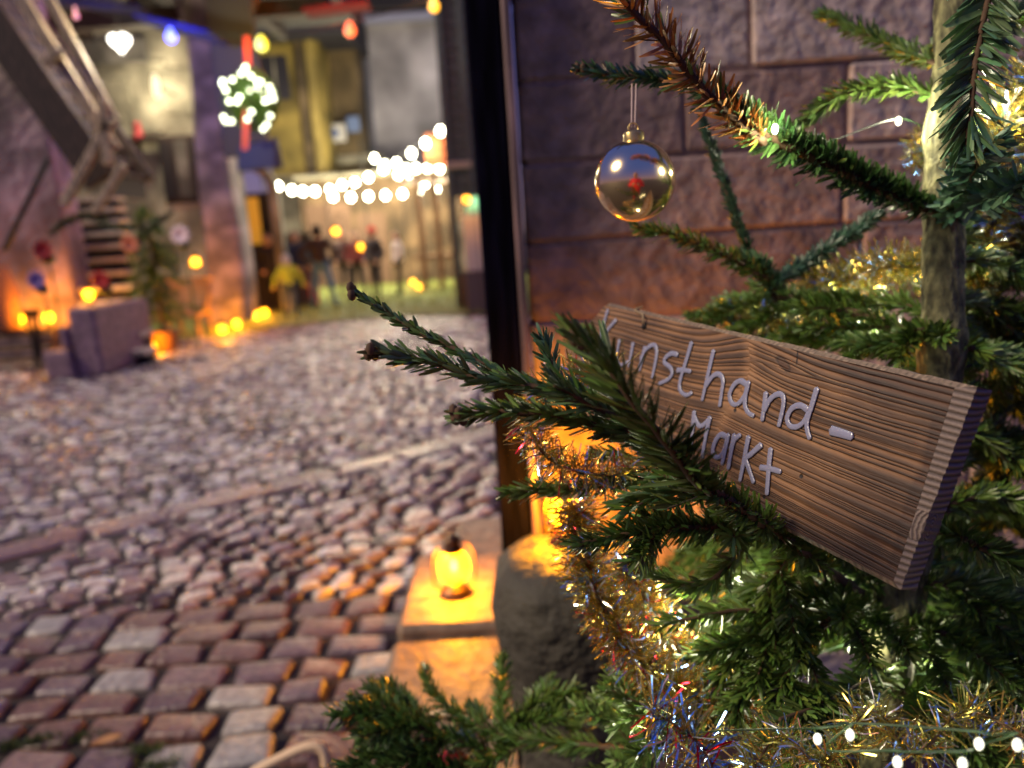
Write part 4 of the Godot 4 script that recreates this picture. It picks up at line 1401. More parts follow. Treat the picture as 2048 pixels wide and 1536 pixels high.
	for e in [[90, 0, 290, 20, 0.4], [290, 42, 440, 78, 0.78]]:
		part("canvas", va, mat(Color(0.03, 0.025, 0.13), 0.9, {"spec": 0.2}), func(b: Bag) -> void: bar(b, pix(e[0], e[1], 11.5) - va.position, pix(e[2], e[3], 11.5) - va.position, 0.05, e[4], 0.02, Vector3(0, 0, 1)))
	var vb := thing("canvas_awning", pix(560, 30, 12.6), "dark canvas awning edge lit red by a bulb", "awning")
	for e in [[[610, 58], [740, 42]]]:
		part("canvas", vb, mat(Color(0.11, 0.015, 0.02), 0.9, {"spec": 0.2}), func(b: Bag) -> void: bar(b, pix(e[0][0], e[0][1] - 32, 12.4) - vb.position, pix(e[1][0], e[1][1] - 32, 12.4) - vb.position, 0.05, 0.5, 0.02, Vector3(0, 0, 1)))
	# white heart lamp
	var hp := pix(240, 84, 9.3)
	var heart := thing("heart_lamp", hp, "white glowing heart-shaped lamp hanging beside the blue bulb", "lamp")
	part("glowing_heart", heart, mat(Color(0.9, 0.9, 0.85), 0.4, {"emit": Color(5.0, 4.8, 4.2)}), func(b: Bag) -> void:
		var f := []
		var k2 := []
		for j in 24:
			var a5 := TAU * j / 24.0
			var q := Vector3(16 * pow(sin(a5), 3), 13 * cos(a5) - 5 * cos(2 * a5) - 2 * cos(3 * a5) - cos(4 * a5), 0) * 0.0074
			f.append(b.p(q + Vector3(0, 0, 0.04)))
			k2.append(b.p(q - Vector3(0, 0, 0.04)))
		var c0 := b.p(Vector3(0, 0, 0.06))
		var c1 := b.p(Vector3(0, 0, -0.06))
		for j in 24:
			var k := (j + 1) % 24
			b.tri(c0, f[k], f[j])
			b.tri(c1, k2[j], k2[k])
			b.quad(f[j], f[k], k2[k], k2[j]))
	part("hanger", heart, M.cord, func(b: Bag) -> void: tube(b, PackedVector3Array([Vector3(0, 0.08, 0), Vector3(0, 1.1, 0)]), [0.006], 4))
	lamp(heart, Vector3.ZERO, Color(1.0, 0.88, 0.62), 3.2, 0.06)
	# wreath of lights
	var wp := pix(505, 202, 11.5)
	var wr := thing("fir_wreath", wp, "fir ball wreath with many white lights and a red ribbon by the timber post", "wreath")
	var ring := []
	for k in 17:
		var a6 := TAU * k / 16.0
		ring.append(Vector3(cos(a6) * 0.33, sin(a6) * 0.37, 0))
	xs = []
	cs = []
	var rp := spline(ring, 0.05)
	part("ring", wr, M.twig, func(b: Bag) -> void: tube(b, rp, [0.02], 6))
	needles_along(rp, 110, 5.0, FIR, {"fat": 1.4, "open": 60.0}, xs, cs)
	for k in 60:
		var dv := Vector3(rng.randfn(), rng.randfn(), rng.randfn()).normalized()
		needles_along(spline([dv * 0.05, dv * 0.2 + Vector3(0, 0.02, 0), dv * rng.randf_range(0.3, 0.4)], 0.03), 80, 2.5, FIR, {"fat": 1.4, "open": 50.0}, xs, cs)
	swarm("needles", needle, M.needle, xs, cs, wr)
	var wl := Bag.new()
	ball(wl, Vector3.ZERO, 0.032, 10)
	var wlm := wl.mesh()
	for e in [[500, 140], [515, 160], [530, 172], [545, 178], [463, 172], [480, 168], [500, 158], [552, 190], [533, 195], [477, 212], [494, 202], [456, 238], [470, 250], [556, 240], [545, 255], [520, 232], [550, 208], [463, 178], [488, 210], [528, 168], [505, 148], [522, 180], [540, 208], [507, 185], [470, 190], [560, 205], [512, 246], [535, 262], [480, 250]]:
		var lm := MeshInstance3D.new()
		lm.name = "light"
		lm.mesh = wlm
		lm.material_override = mat(Color(0.8, 0.9, 0.7), 0.3, {"emit": Color(5.0, 5.2, 3.6)}) if wr.get_child_count() < 4 else wr.get_child(2).material_override
		lm.position = pix(e[0], e[1], 11.5) - wp + Vector3(0, 0, rng.randf_range(0.15, 0.4))
		wr.add_child(lm, true)
	lamp(wr, Vector3(0, 0, 0.55), Color(0.9, 1.0, 0.7), 0.5, 0.2)
	for e in [[492, 70, 496, 132], [493, 215, 490, 300]]:
		part("ribbon", wr, mat(Color(0.5, 0.03, 0.015), 0.6), func(b: Bag) -> void: bar(b, pix(e[0], e[1], 11.4) - wp, pix(e[2], e[3], 11.4) - wp, 0.085, 0.02, 0.004, Vector3(0, 0, 1)))


# ------------------------------------------------------------------ the fir
func fir_tree() -> void:
	var t := Node3D.new()
	t.name = "fir_tree"
	add_child(t, true)
	tag(t, "young fir tree in front of the sandstone wall, carrying the wooden sign", "tree")
	var tk := []
	for e in [[1916, -260, 0.80], [1908, -60, 0.80], [1903, 120, 0.80], [1893, 260, 0.80], [1889, 400, 0.80], [1886, 560, 0.80], [1884, 700, 0.80], [1862, 860, 0.81], [1830, 1050, 0.82], [1790, 1240, 0.83], [1770, 1420, 0.85], [1755, 1560, 0.86]]:
		tk.append(pix(e[0], e[1], e[2]))
	var low: Vector3 = tk[tk.size() - 1]
	tk.append(Vector3(low.x + 0.0, 0.35, low.z - 0.03))
	tk.append(Vector3(low.x, -0.02, low.z - 0.04))
	var pts := spline(tk, 0.012)
	var radii := []
	for i in pts.size():
		var s := float(i) / pts.size()
		radii.append(lerpf(0.0165, 0.031, s) + rng.randf_range(-0.0008, 0.0008))
	var whorl := [pix(1889, 400, 0.8), pix(1886, 270, 0.8), pix(1884, 690, 0.8), pix(1800, 1200, 0.83)]
	for w: Vector3 in whorl:
		for i in pts.size():
			var d := pts[i].distance_to(w)
			radii[i] += 0.0042 * exp(-pow(d / 0.02, 2))
	part("trunk", t, M.bark, func(b: Bag) -> void:
		tube(b, pts, radii, 18)
		var n := FastNoiseLite.new()
		n.frequency = 60.0
		for i in b.v.size():
			b.v[i] += Vector3(n.get_noise_3dv(b.v[i]), 0, n.get_noise_3dv(b.v[i] + Vector3(3, 0, 0))) * 0.0012)
	# short stub needles on the trunk
	var xs := []
	var cs := []
	needles_along(pts.slice(0, 75), 11, 3.2, Color(0.2, 0.2, 0.06), {"open": 28.0, "up": 0.0}, xs, cs)
	swarm("needles", needle, M.needle, xs, cs, t.get_child(0))
	# the leading branch to the upper edge
	px_branch(t, [[1880, 425, 0.79], [1800, 398, 0.77], [1700, 352, 0.73], [1610, 308, 0.70], [1520, 262, 0.67], [1450, 205, 0.645]], 5.5, 4.0, 25, 46, Color(0.05, 0.11, 0.03), {"up": 1.3, "open": 55.0})
	px_branch(t, [[1530, 285, 0.667], [1450, 222, 0.643], [1385, 155, 0.625], [1330, 85, 0.61], [1270, 25, 0.6], [1210, -40, 0.58]], 3.8, 2.6, 25, 18, FIR, {"dead": 1.0, "dead_share": 0.85, "up": 1.2, "open": 62.0})
	px_branch(t, [[1480, 215, 0.66], [1420, 180, 0.69], [1340, 160, 0.71], [1260, 155, 0.72], [1160, 138, 0.73]], 3.0, 2.0, 15, 22, BLUE_FIR, {"bud": true})
	px_branch(t, [[1868, 125, 0.80], [1800, 100, 0.86], [1720, 60, 0.9], [1640, 28, 0.94]], 3.4, 2.0, 17, 26, FIR, {})
	px_branch(t, [[1870, 190, 0.80], [1800, 172, 0.82], [1720, 178, 0.83], [1660, 205, 0.84], [1600, 245, 0.85]], 3.4, 2.0, 19, 28, FIR, {"up": 0.5})
	# cluster with a pale node between bauble and sign
	px_branch(t, [[1880, 700, 0.8], [1760, 640, 0.84], [1640, 610, 0.86], [1540, 585, 0.88]], 5.0, 5.0, 18, 22, FIR, {"sides": 4, "side_len": 0.1})
	px_branch(t, [[1550, 600, 0.88], [1545, 560, 0.87], [1520, 530, 0.865], [1490, 520, 0.86]], 5.0, 4.0, 15, 70, Color(0.07, 0.15, 0.07), {"open": 60.0})
	px_branch(t, [[1545, 565, 0.87], [1480, 525, 0.85], [1400, 490, 0.83], [1340, 470, 0.82], [1275, 455, 0.81]], 3.0, 2.0, 17, 24, FIR, {"dead": 0.6, "dead_share": 0.25})
	px_branch(t, [[1520, 560, 0.87], [1500, 510, 0.88], [1460, 400, 0.89], [1430, 310, 0.9], [1400, 228, 0.91]], 2.8, 2.2, 12, 30, Color(0.018, 0.05, 0.024), {"open": 36.0})
	px_branch(t, [[1540, 570, 0.87], [1600, 535, 0.9], [1680, 480, 0.93], [1760, 430, 0.96]], 3.0, 2.0, 17, 28, Color(0.018, 0.052, 0.028), {})
	# behind the top edge of the sign
	px_branch(t, [[1880, 640, 0.8], [1780, 605, 0.85], [1660, 600, 0.9], [1540, 605, 0.94], [1380, 632, 0.98]], 4.5, 2.5, 19, 30, FIR, {"sides": 5, "side_len": 0.11})
	px_branch(t, [[1880, 760, 0.8], [1780, 700, 0.86], [1660, 660, 0.92], [1560, 650, 0.97]], 4.5, 2.5, 19, 28, FIR, {"sides": 6, "side_len": 0.13})
	px_branch(t, [[1890, 690, 0.8], [1840, 660, 0.78], [1780, 690, 0.78], [1720, 690, 0.79]], 4.0, 2.5, 18, 26, FIR, {"sides": 4, "side_len": 0.08})
	# near twig hanging in at the upper right corner
	px_branch(t, [[1990, -90, 0.58], [1968, 40, 0.57], [1948, 160, 0.56], [1935, 290, 0.56]], 2.6, 1.8, 30, 15, Color(0.1, 0.19, 0.09), {"open": 50.0, "flat": 0.5, "fat": 1.35})
	px_branch(t, [[1905, 420, 0.79], [1935, 370, 0.70], [1965, 300, 0.62], [1985, 280, 0.6]], 2.6, 1.8, 27, 15, Color(0.085, 0.18, 0.1), {"open": 55.0, "flat": 0.5, "fat": 1.35})
	px_branch(t, [[1900, 430, 0.79], [1960, 400, 0.7], [2040, 370, 0.62], [2120, 350, 0.58]], 3.0, 2.0, 27, 15, Color(0.085, 0.18, 0.1), {"open": 55.0, "flat": 0.4, "fat": 1.35})
	px_branch(t, [[1905, 110, 0.8], [1990, 60, 0.84], [2090, 0, 0.88]], 3.4, 2.2, 20, 24, FIR, {"sides": 3, "side_len": 0.1})
	px_branch(t, [[1905, 290, 0.8], [1990, 250, 0.9], [2090, 190, 0.98]], 3.4, 2.2, 20, 22, FIR, {"sides": 4, "side_len": 0.12})
	for e in [[520, 0.82, 560], [600, 0.84, 660], [690, 0.78, 760], [760, 0.86, 700], [860, 0.8, 930], [940, 0.84, 880], [1010, 0.8, 1000]]:
		px_branch(t, [[1895, e[0], 0.81], [1960, lerpf(e[0], e[2], 0.4) - 15, e[1]], [2040, e[2], e[1] + 0.02], [2140, e[2] + 30, e[1]]], 4.0, 2.4, 20, 24, FIR, {"sides": 5, "side_len": 0.12})
	px_branch(t, [[1850, 1060, 0.8], [1920, 1075, 0.72], [1990, 1110, 0.68], [2090, 1150, 0.66]], 4.0, 2.4, 22, 26, FIR, {"open": 55.0})
	# the fan of twigs reaching out in front of the sign
	px_branch(t, [[1740, 1200, 0.83], [1600, 1100, 0.66], [1500, 1030, 0.58], [1420, 975, 0.54], [1330, 900, 0.52]], 5.0, 4.0, 19, 20, FIR, {"from": 0.35})
	px_branch(t, [[1420, 985, 0.54], [1375, 945, 0.51], [1310, 860, 0.475], [1250, 780, 0.455], [1205, 720, 0.45], [1160, 678, 0.445]], 3.0, 1.9, 33, 25, FIR.lerp(PALE_FIR, 0.5), {"open": 44.0, "flat": 0.62, "bud": true, "fat": 0.7})
	px_branch(t, [[1360, 930, 0.53], [1270, 850, 0.525], [1150, 790, 0.53], [1050, 770, 0.535], [950, 755, 0.54], [850, 722, 0.545], [745, 703, 0.55]], 3.2, 1.7, 17, 20, FIR.lerp(BLUE_FIR, 0.4), {"open": 33.0, "bud": true, "up": 0.6})
	px_branch(t, [[1180, 815, 0.54], [1060, 772, 0.56], [960, 725, 0.575], [850, 670, 0.585], [770, 625, 0.595], [708, 582, 0.6]], 2.6, 1.5, 11, 19, FIR.lerp(BLUE_FIR, 0.3), {"open": 26.0, "bud": true})
	px_branch(t, [[1300, 890, 0.53], [1190, 850, 0.52], [1090, 828, 0.51], [990, 822, 0.51], [915, 832, 0.51]], 2.6, 1.8, 15, 24, FIR, {"open": 42.0, "bud": true})
	px_branch(t, [[1340, 920, 0.53], [1250, 850, 0.51], [1170, 800, 0.5], [1110, 770, 0.49]], 2.8, 2.0, 24, 18, FIR.lerp(BLUE_FIR, 0.5), {"open": 36.0, "fat": 0.8})
	px_branch(t, [[1140, 800, 0.56], [1115, 760, 0.57], [1098, 700, 0.58], [1085, 675, 0.585]], 2.0, 1.4, 14, 18, BLUE_FIR, {"open": 38.0})
	# lower twigs over the tinsel
	px_branch(t, [[1480, 1030, 0.62], [1380, 960, 0.66], [1280, 960, 0.69], [1150, 975, 0.71], [1010, 985, 0.72]], 3.2, 2.0, 18, 24, FIR, {"open": 45.0})
	px_branch(t, [[1420, 980, 0.66], [1350, 940, 0.7], [1270, 915, 0.73], [1190, 905, 0.75]], 2.6, 1.8, 20, 16, FIR, {"flat": 0.5, "dead": 0.35, "dead_share": 0.4})
	px_branch(t, [[1430, 1000, 0.6], [1360, 985, 0.6], [1290, 990, 0.61], [1235, 1005, 0.62]], 2.6, 1.6, 20, 12, FIR, {"flat": 0.6, "sides": 4, "side_len": 0.05})
	px_branch(t, [[1760, 1180, 0.83], [1650, 1080, 0.74], [1520, 1060, 0.68], [1400, 1055, 0.64], [1280, 1065, 0.62], [1150, 1090, 0.6]], 4.2, 2.4, 21, 26, FIR.lerp(BLUE_FIR, 0.15), {"open": 52.0, "sides": 7, "side_len": 0.06})
	px_branch(t, [[1500, 1075, 0.66], [1460, 1130, 0.66], [1400, 1170, 0.66], [1300, 1150, 0.67]], 2.6, 1.8, 20, 16, FIR, {"flat": 0.4})
	px_branch(t, [[1620, 1090, 0.72], [1560, 1140, 0.72], [1530, 1210, 0.72], [1500, 1290, 0.72]], 3.0, 1.8, 20, 22, FIR, {"sides": 4, "side_len": 0.07})
	px_branch(t, [[1760, 1220, 0.83], [1650, 1180, 0.78], [1540, 1240, 0.74], [1460, 1330, 0.72], [1400, 1460, 0.7]], 4.0, 2.2, 21, 22, FIR, {"sides": 8, "side_len": 0.12})
	px_branch(t, [[1760, 1240, 0.83], [1690, 1220, 0.74], [1610, 1290, 0.7], [1560, 1380, 0.67], [1520, 1480, 0.65]], 4.0, 2.2, 22, 22, FIR, {"sides": 7, "side_len": 0.11})
	px_branch(t, [[1540, 1225, 0.72], [1450, 1225, 0.71], [1370, 1240, 0.7], [1330, 1250, 0.7]], 2.4, 1.6, 23, 10, FIR, {"flat": 0.65})
	px_branch(t, [[1780, 1330, 0.84], [1720, 1370, 0.72], [1640, 1410, 0.66], [1560, 1440, 0.62]], 3.4, 2.0, 24, 15, PALE_FIR, {"flat": 0.6, "open": 58.0})
	px_branch(t, [[1790, 1260, 0.83], [1860, 1260, 0.78], [1950, 1290, 0.75], [2080, 1340, 0.72]], 4.0, 2.4, 21, 22, FIR, {"sides": 7, "side_len": 0.12})
	px_branch(t, [[1800, 1180, 0.83], [1880, 1170, 0.8], [1980, 1200, 0.78], [2090, 1240, 0.77]], 4.0, 2.4, 21, 22, FIR, {"sides": 7, "side_len": 0.12})
	px_branch(t, [[1780, 1380, 0.84], [1850, 1400, 0.78], [1930, 1450, 0.75], [2060, 1530, 0.72]], 4.0, 2.4, 21, 20, FIR, {"sides": 7, "side_len": 0.12})
	# deep growth that fills the inside of the crown
	for k in 26:
		var y := rng.randf_range(1080, 1560)
		var right := rng.randf() < 0.6
		var x := rng.randf_range(1860, 2140) if right else rng.randf_range(1330, 1700)
		var root := pix(1800 - (y - 1150) * 0.1, y - 60, 0.84)
		var d := rng.randf_range(0.9, 1.2)
		branch(t, [root, root.lerp(pix(x, y, d), 0.5) + Vector3(0, 0.02, 0), pix(x, y + 20, d)], 0.004, 0.002, 21, 18, FIR, {"sides": 6, "side_len": 0.16})
	for k in 12:
		var y := rng.randf_range(440, 1060)
		var root := pix(1890, y, 0.81)
		var d := rng.randf_range(0.92, 1.15)
		branch(t, [root, root.lerp(pix(2060, y + 40, d), 0.5) + Vector3(0, 0.02, 0), pix(2060, y + 40, d)], 0.004, 0.002, 21, 18, FIR, {"sides": 6, "side_len": 0.14})
	# low boughs in the lower middle
	px_branch(t, [[1500, 1560, 0.82], [1250, 1500, 0.9], [1000, 1470, 0.95], [880, 1400, 0.98], [850, 1340, 1.0]], 4.5, 2.4, 21, 24, FIR, {"sides": 5, "side_len": 0.12, "from": 0.4})
	px_branch(t, [[980, 1500, 0.94], [880, 1470, 0.93], [790, 1430, 0.92], [705, 1400, 0.92]], 3.0, 2.0, 22, 30, FIR.lerp(BLUE_FIR, 0.3), {"sides": 5, "side_len": 0.11})
	px_branch(t, [[980, 1540, 0.94], [900, 1540, 0.92], [800, 1510, 0.9], [730, 1500, 0.9]], 3.0, 2.0, 22, 30, FIR.lerp(BLUE_FIR, 0.3), {"sides": 5, "side_len": 0.12})
	px_branch(t, [[1000, 1520, 0.95], [1030, 1450, 0.96], [1090, 1400, 0.97], [1150, 1378, 0.98]], 3.0, 2.0, 22, 26, FIR, {"sides": 4, "side_len": 0.09})
	px_branch(t, [[1300, 1560, 0.85], [1270, 1500, 0.85], [1230, 1450, 0.85], [1190, 1400, 0.86]], 3.0, 2.0, 20, 22, PALE_FIR, {"sides": 3, "side_len": 0.06})
	px_branch(t, [[1420, 1480, 0.72], [1340, 1430, 0.72], [1260, 1400, 0.73], [1210, 1380, 0.74]], 3.0, 2.0, 20, 20, FIR, {"sides": 4, "side_len": 0.07})


# ------------------------------------------------------------------ the wooden sign
var board_t: Transform3D
const BL := 0.4279
const BH := 0.1421
const TIP := 0.4995


func on_board(x: float, y: float) -> Vector2:
	var r := (pix(x, y, 1.0) - cam_t.origin)
	var n := board_t.basis.z
	var t := (board_t.origin - cam_t.origin).dot(n) / r.dot(n)
	var q := board_t.affine_inverse() * (cam_t.origin + r * t)
	return Vector2(q.x, q.y)


func crop(x: float, y: float) -> Vector2:
	return on_board(x / 2.1157 + 1080.0, y / 2.1157 + 560.0)


func grain_images() -> Array:
	var W := 1400
	var H := 400
	var warp := FastNoiseLite.new()
	warp.seed = 21
	warp.frequency = 0.9
	var fine := FastNoiseLite.new()
	fine.seed = 22
	fine.frequency = 1.0
	var blot := FastNoiseLite.new()
	blot.seed = 25
	blot.frequency = 1.0
	var alb := Image.create(W, H, false, Image.FORMAT_RGB8)
	var hgt := Image.create(W, H, false, Image.FORMAT_RGB8)
	for j in H:
		var v := BH * float(j) / H
		for i in W:
			var x := -0.51 + 0.51 * float(i) / W
			# grain lines flow round one whorl of knots across the board
			var u0 := -0.2 + 0.02 * v / BH + 0.012 * sin(v * 55.0)
			var s := (x - u0) / 0.045
			var side := 1.0 if x < u0 else 0.75
			var bend := exp(-s * s * 0.6) * 0.013 * side + exp(-absf(s) * 1.6) * 0.006
			var k1 := Vector2((x + 0.148) / 0.03, (v - 0.02) / 0.009)
			bend += -0.004 * exp(-k1.length_squared()) * signf(k1.y)
			var g := v + bend * (1.0 - 1.1 * v / BH) + 0.003 * warp.get_noise_2d(x * 3.0, v * 7.0) + 0.0002 * warp.get_noise_2d(x * 26.0, v * 30.0)
			var pitch := 215.0 + 30.0 * warp.get_noise_2d(3.0, g * 60.0)
			var ph := fposmod(g * pitch + 0.25 * warp.get_noise_2d(9.0, g * 120.0), 1.0)
			var late := smoothstep(0.15, 0.6, ph) * (1.0 - smoothstep(0.86, 1.0, ph))
			late *= 0.92 + 0.5 * warp.get_noise_2d(x * 5.0, g * 90.0)
			late = clampf(late, 0.0, 1.0)
			var fib := 0.5 + 0.5 * fine.get_noise_2d(x * 60.0, v * 1500.0)
			var burn := 0.35 + 0.6 * blot.get_noise_2d(x * 9.0, v * 16.0)
			burn += 0.55 * smoothstep(-0.14, -0.02, x) * (0.5 + 0.7 * absf(v / BH - 0.45))
			burn += 0.5 * smoothstep(0.118, 0.142, v) * smoothstep(-0.24, -0.14, x) + 0.35 * smoothstep(0.03, 0.0, v) * smoothstep(-0.2, -0.1, x)
			burn += 0.8 * smoothstep(-0.012, -0.0, x)
			var scar := exp(-pow((x - u0 - 0.002) / 0.008, 2.0)) * (0.6 + 0.4 * fine.get_noise_2d(x * 80.0, v * 300.0))
			burn = clampf(burn - 0.6 * scar - 0.25 * smoothstep(-0.3, -0.42, x), 0.0, 1.0)
			late *= 1.0 - 0.7 * scar
			var c := Color(0.28, 0.145, 0.062).lerp(Color(0.07, 0.029, 0.012), burn)
			c = c.lerp(Color(0.018, 0.008, 0.004), late * (0.72 + 0.28 * burn))
			var f := 0.88 + 0.22 * fib
			c = Color(c.r * f, c.g * f, c.b * f)
			# the dark knot, its crack, and two worm holes
			var kd := Vector2((x + 0.148) / 0.011, (v - 0.0165 - (x + 0.148) * 0.4) / 0.0045)
			var kk := smoothstep(1.25, 0.7, kd.length() + 0.25 * fine.get_noise_2d(x * 300.0, v * 300.0))
			c = c.lerp(Color(0.06, 0.026, 0.012), kk * 0.85)
			var cr := smoothstep(0.0009, 0.0003, absf(x + 0.138 - 0.25 * v)) * smoothstep(0.016, 0.013, v)
			c = c.lerp(Color(0.01, 0.006, 0.004), maxf(cr, smoothstep(0.5, 0.35, absf(kd.length() - 0.75) * 3.0) * 0.6 * kk))
			var hole := 0.0
			for h in [Vector2(-0.0987, 0.0968), Vector2(-0.1285, 0.1245), Vector2(-0.187, 0.066)]:
				hole = maxf(hole, smoothstep(0.0021, 0.0012, Vector2(x - h.x, v - h.y).length()))
			c = c.lerp(Color(0.006, 0.004, 0.004), hole)
			alb.set_pixel(i, j, Color(c.r, c.g, c.b).linear_to_srgb())
			var hh := clampf(0.2 + 0.6 * late + 0.12 * fib - 0.5 * maxf(hole, cr) - 0.2 * kk, 0.0, 1.0)
			hgt.set_pixel(i, j, Color(hh, hh, hh))
	return [ImageTexture.create_from_image(alb), ImageTexture.create_from_image(hgt)]


func sign_board() -> void:
	var d1 := Vector3(0.476, -0.242, 1.0).normalized()
	var d2 := Vector3(0.0666, 0.274, 0.0344)
	d2 = (d2 - d1 * d2.dot(d1)).normalized()
	board_t = cam_t * Transform3D(Basis(d1, d2, d1.cross(d2)), Vector3(0.576, 0.002, -1.0) * 0.5)
	var o := Node3D.new()
	o.name = "wooden_sign"
	o.transform = board_t
	add_child(o, true)
	tag(o, "arrow-shaped flamed wooden board lettered Kunsthand-Markt, fixed in the fir", "sign")
	var tex := grain_images()
	var wood := StandardMaterial3D.new()
	wood.albedo_texture = tex[0]
	wood.heightmap_enabled = true
	wood.heightmap_texture = tex[1]
	wood.heightmap_scale = 0.2
	wood.roughness = 0.62
	# outline, counter-clockwise seen from the front: tip, lower edge, right end with raised grain, upper edge
	var out := []
	var n := FastNoiseLite.new()
	n.seed = 31
	n.frequency = 22.0
	var along := func(a: Vector2, b: Vector2, m: int, amp: float, rib: float) -> void:
		for k in m:
			var t := float(k) / m
			var q := a.lerp(b, t)
			var nn := (b - a).orthogonal().normalized()
			out.append(q + nn * (n.get_noise_2d(q.x * 3.0, q.y * 3.0 + amp * 1000.0) * amp + (rib if k % 2 else 0.0)))
	along.call(Vector2(-TIP, -BH * 0.47), Vector2(-BL, -BH), 10, 0.0008, 0.0)
	along.call(Vector2(-BL, -BH), Vector2(0.003, -BH), 40, 0.0012, 0.0)
	var ends := out.size()
	along.call(Vector2(0.003, -BH), Vector2(0.011, 0), 56, 0.0008, 0.0006)
	var ende := out.size()
	along.call(Vector2(0.011, 0), Vector2(-BL, 0), 40, 0.0012, 0.0)
	along.call(Vector2(-BL, 0), Vector2(-TIP, -BH * 0.47), 10, 0.0008, 0.0)
	var th := 0.023
	var ch := 0.0035
	var uvof := func(q: Vector2) -> Vector2: return Vector2((q.x + 0.51) / 0.51, clampf(-q.y / BH, 0.002, 0.998))
	var mid := Vector2(-0.22, -BH * 0.5)
	var ins := []
	for q: Vector2 in out:
		var e := q
		e.x -= ch * smoothstep(-0.02, 0.0, q.x) * 1.0 - ch * smoothstep(-BL - 0.02, -TIP, q.x) * 1.0
		e.x = minf(e.x, -0.0008 + 0.0006 * n.get_noise_2d(q.y * 40.0, 5.0))
		e.y = clampf(e.y, -BH + ch, -ch) if q.x > -BL - 0.01 else lerpf(e.y, mid.y, 0.05)
		ins.append(e)
	var b := Bag.new()
	var front := []
	for q: Vector2 in ins:
		front.append(b.p(Vector3(q.x, q.y, 0), uvof.call(q)))
	var poly := PackedVector2Array(ins)
	var tris := Geometry2D.triangulate_polygon(poly)
	for k in range(0, tris.size(), 3):
		var A := poly[tris[k]]
		var B := poly[tris[k + 1]]
		var C := poly[tris[k + 2]]
		if (B - A).cross(C - A) > 0:
			b.tri(front[tris[k]], front[tris[k + 1]], front[tris[k + 2]])
		else:
			b.tri(front[tris[k]], front[tris[k + 2]], front[tris[k + 1]])
	put("board", b, wood, o)
	# sides and back: rim of the board, its weathered upper edge, and the end grain
	var rim := mat(Color(0.34, 0.24, 0.17), 0.75, {"tex": "streak", "bump": "rough", "bump_cm": 0.08, "scale": Vector3(30, 30, 30), "world": false})
	var r := Bag.new()
	var en := Bag.new()
	var N := out.size()
	for k in N:
		var j := (k + 1) % N
		var g: Bag = en if k >= ends and k < ende else r
		var rows := [[ins[k], ins[j], 0.0], [out[k], out[j], -ch], [out[k], out[j], -th + ch], [ins[k], ins[j], -th]]
		for e in 3:
			var w0: Array = rows[e]
			var w1: Array = rows[e + 1]
			var p4 := [Vector3(w1[0].x, w1[0].y, w1[2]), Vector3(w1[1].x, w1[1].y, w1[2]), Vector3(w0[1].x, w0[1].y, w0[2]), Vector3(w0[0].x, w0[0].y, w0[2])]
			var ids := []
			for q: Vector3 in p4:
				ids.append(g.p(q, Vector2(-q.z / th, -q.y / BH)))
			g.quad(ids[0], ids[1], ids[2], ids[3])
	var back := []
	for q: Vector2 in ins:
		back.append(r.p(Vector3(q.x, q.y, -th)))
	for k in range(0, tris.size(), 3):
		var A := poly[tris[k]]
		var B := poly[tris[k + 1]]
		var C := poly[tris[k + 2]]
		if (B - A).cross(C - A) > 0:
			r.tri(back[tris[k]], back[tris[k + 2]], back[tris[k + 1]])
		else:
			r.tri(back[tris[k]], back[tris[k + 1]], back[tris[k + 2]])
	put("rim", r, rim, o)
	var ei := Image.create(64, 512, false, Image.FORMAT_RGB8)
	var eh := Image.create(64, 512, false, Image.FORMAT_RGB8)
	for y in 512:
		for x in 64:
			var u := x / 64.0
			var v := y / 512.0
			var d := Vector2((u - 1.5) * 0.3, (v - 0.66) * 1.35).length()
			var w := Vector2((u - 0.45) * 0.5, (v - 0.68) * 1.5).length()
			var ph := (v + 0.03 * u * u) * 31.0 if absf(v - 0.68) > 0.07 else w * 34.0
			var late := pow(0.5 + 0.5 * sin(ph * TAU + n.get_noise_2d(x, y)), 1.6)
			var c := Color(0.21, 0.165, 0.14).lerp(Color(0.05, 0.035, 0.028), late * 0.85)
			var sp := 0.85 + 0.3 * n.get_noise_2d(x * 2.0 + 30.0, y * 0.7)
			ei.set_pixel(x, y, Color(c.r * sp, c.g * sp, c.b * sp).linear_to_srgb())
			eh.set_pixel(x, y, Color(1 - late, 1 - late, 1 - late))
	var endm := StandardMaterial3D.new()
	endm.albedo_texture = ImageTexture.create_from_image(ei)
	endm.heightmap_enabled = true
	endm.heightmap_texture = ImageTexture.create_from_image(eh)
	endm.heightmap_scale = 0.1
	endm.roughness = 0.7
	put("end_grain", en, endm, o)
	# drilled hole with a twine loop
	var hp := crop(442, 195)
	part("hole", o, mat(Color(0.004, 0.003, 0.004), 0.9), func(g: Bag) -> void: tube(g, PackedVector3Array([Vector3(hp.x, hp.y, -0.004), Vector3(hp.x, hp.y, 0.0006)]), [0.0042], 14))
	part("twine", o, mat(Color(0.24, 0.17, 0.1), 0.8), func(g: Bag) -> void: tube(g, spline([Vector3(hp.x, hp.y, 0.0), Vector3(hp.x + 0.001, hp.y + 0.005, 0.004), Vector3(hp.x - 0.003, hp.y + 0.011, 0.004), Vector3(hp.x - 0.02, -0.001, 0.003), Vector3(hp.x - 0.026, 0.004, -0.01)], 0.0025), [0.0011], 6))
	# raised grey lettering
	var paint := mat(Color(0.2, 0.21, 0.3), 0.3, {"bump": "rough", "bump_cm": 0.02, "scale": 30.0, "world": false, "spec": 0.7})
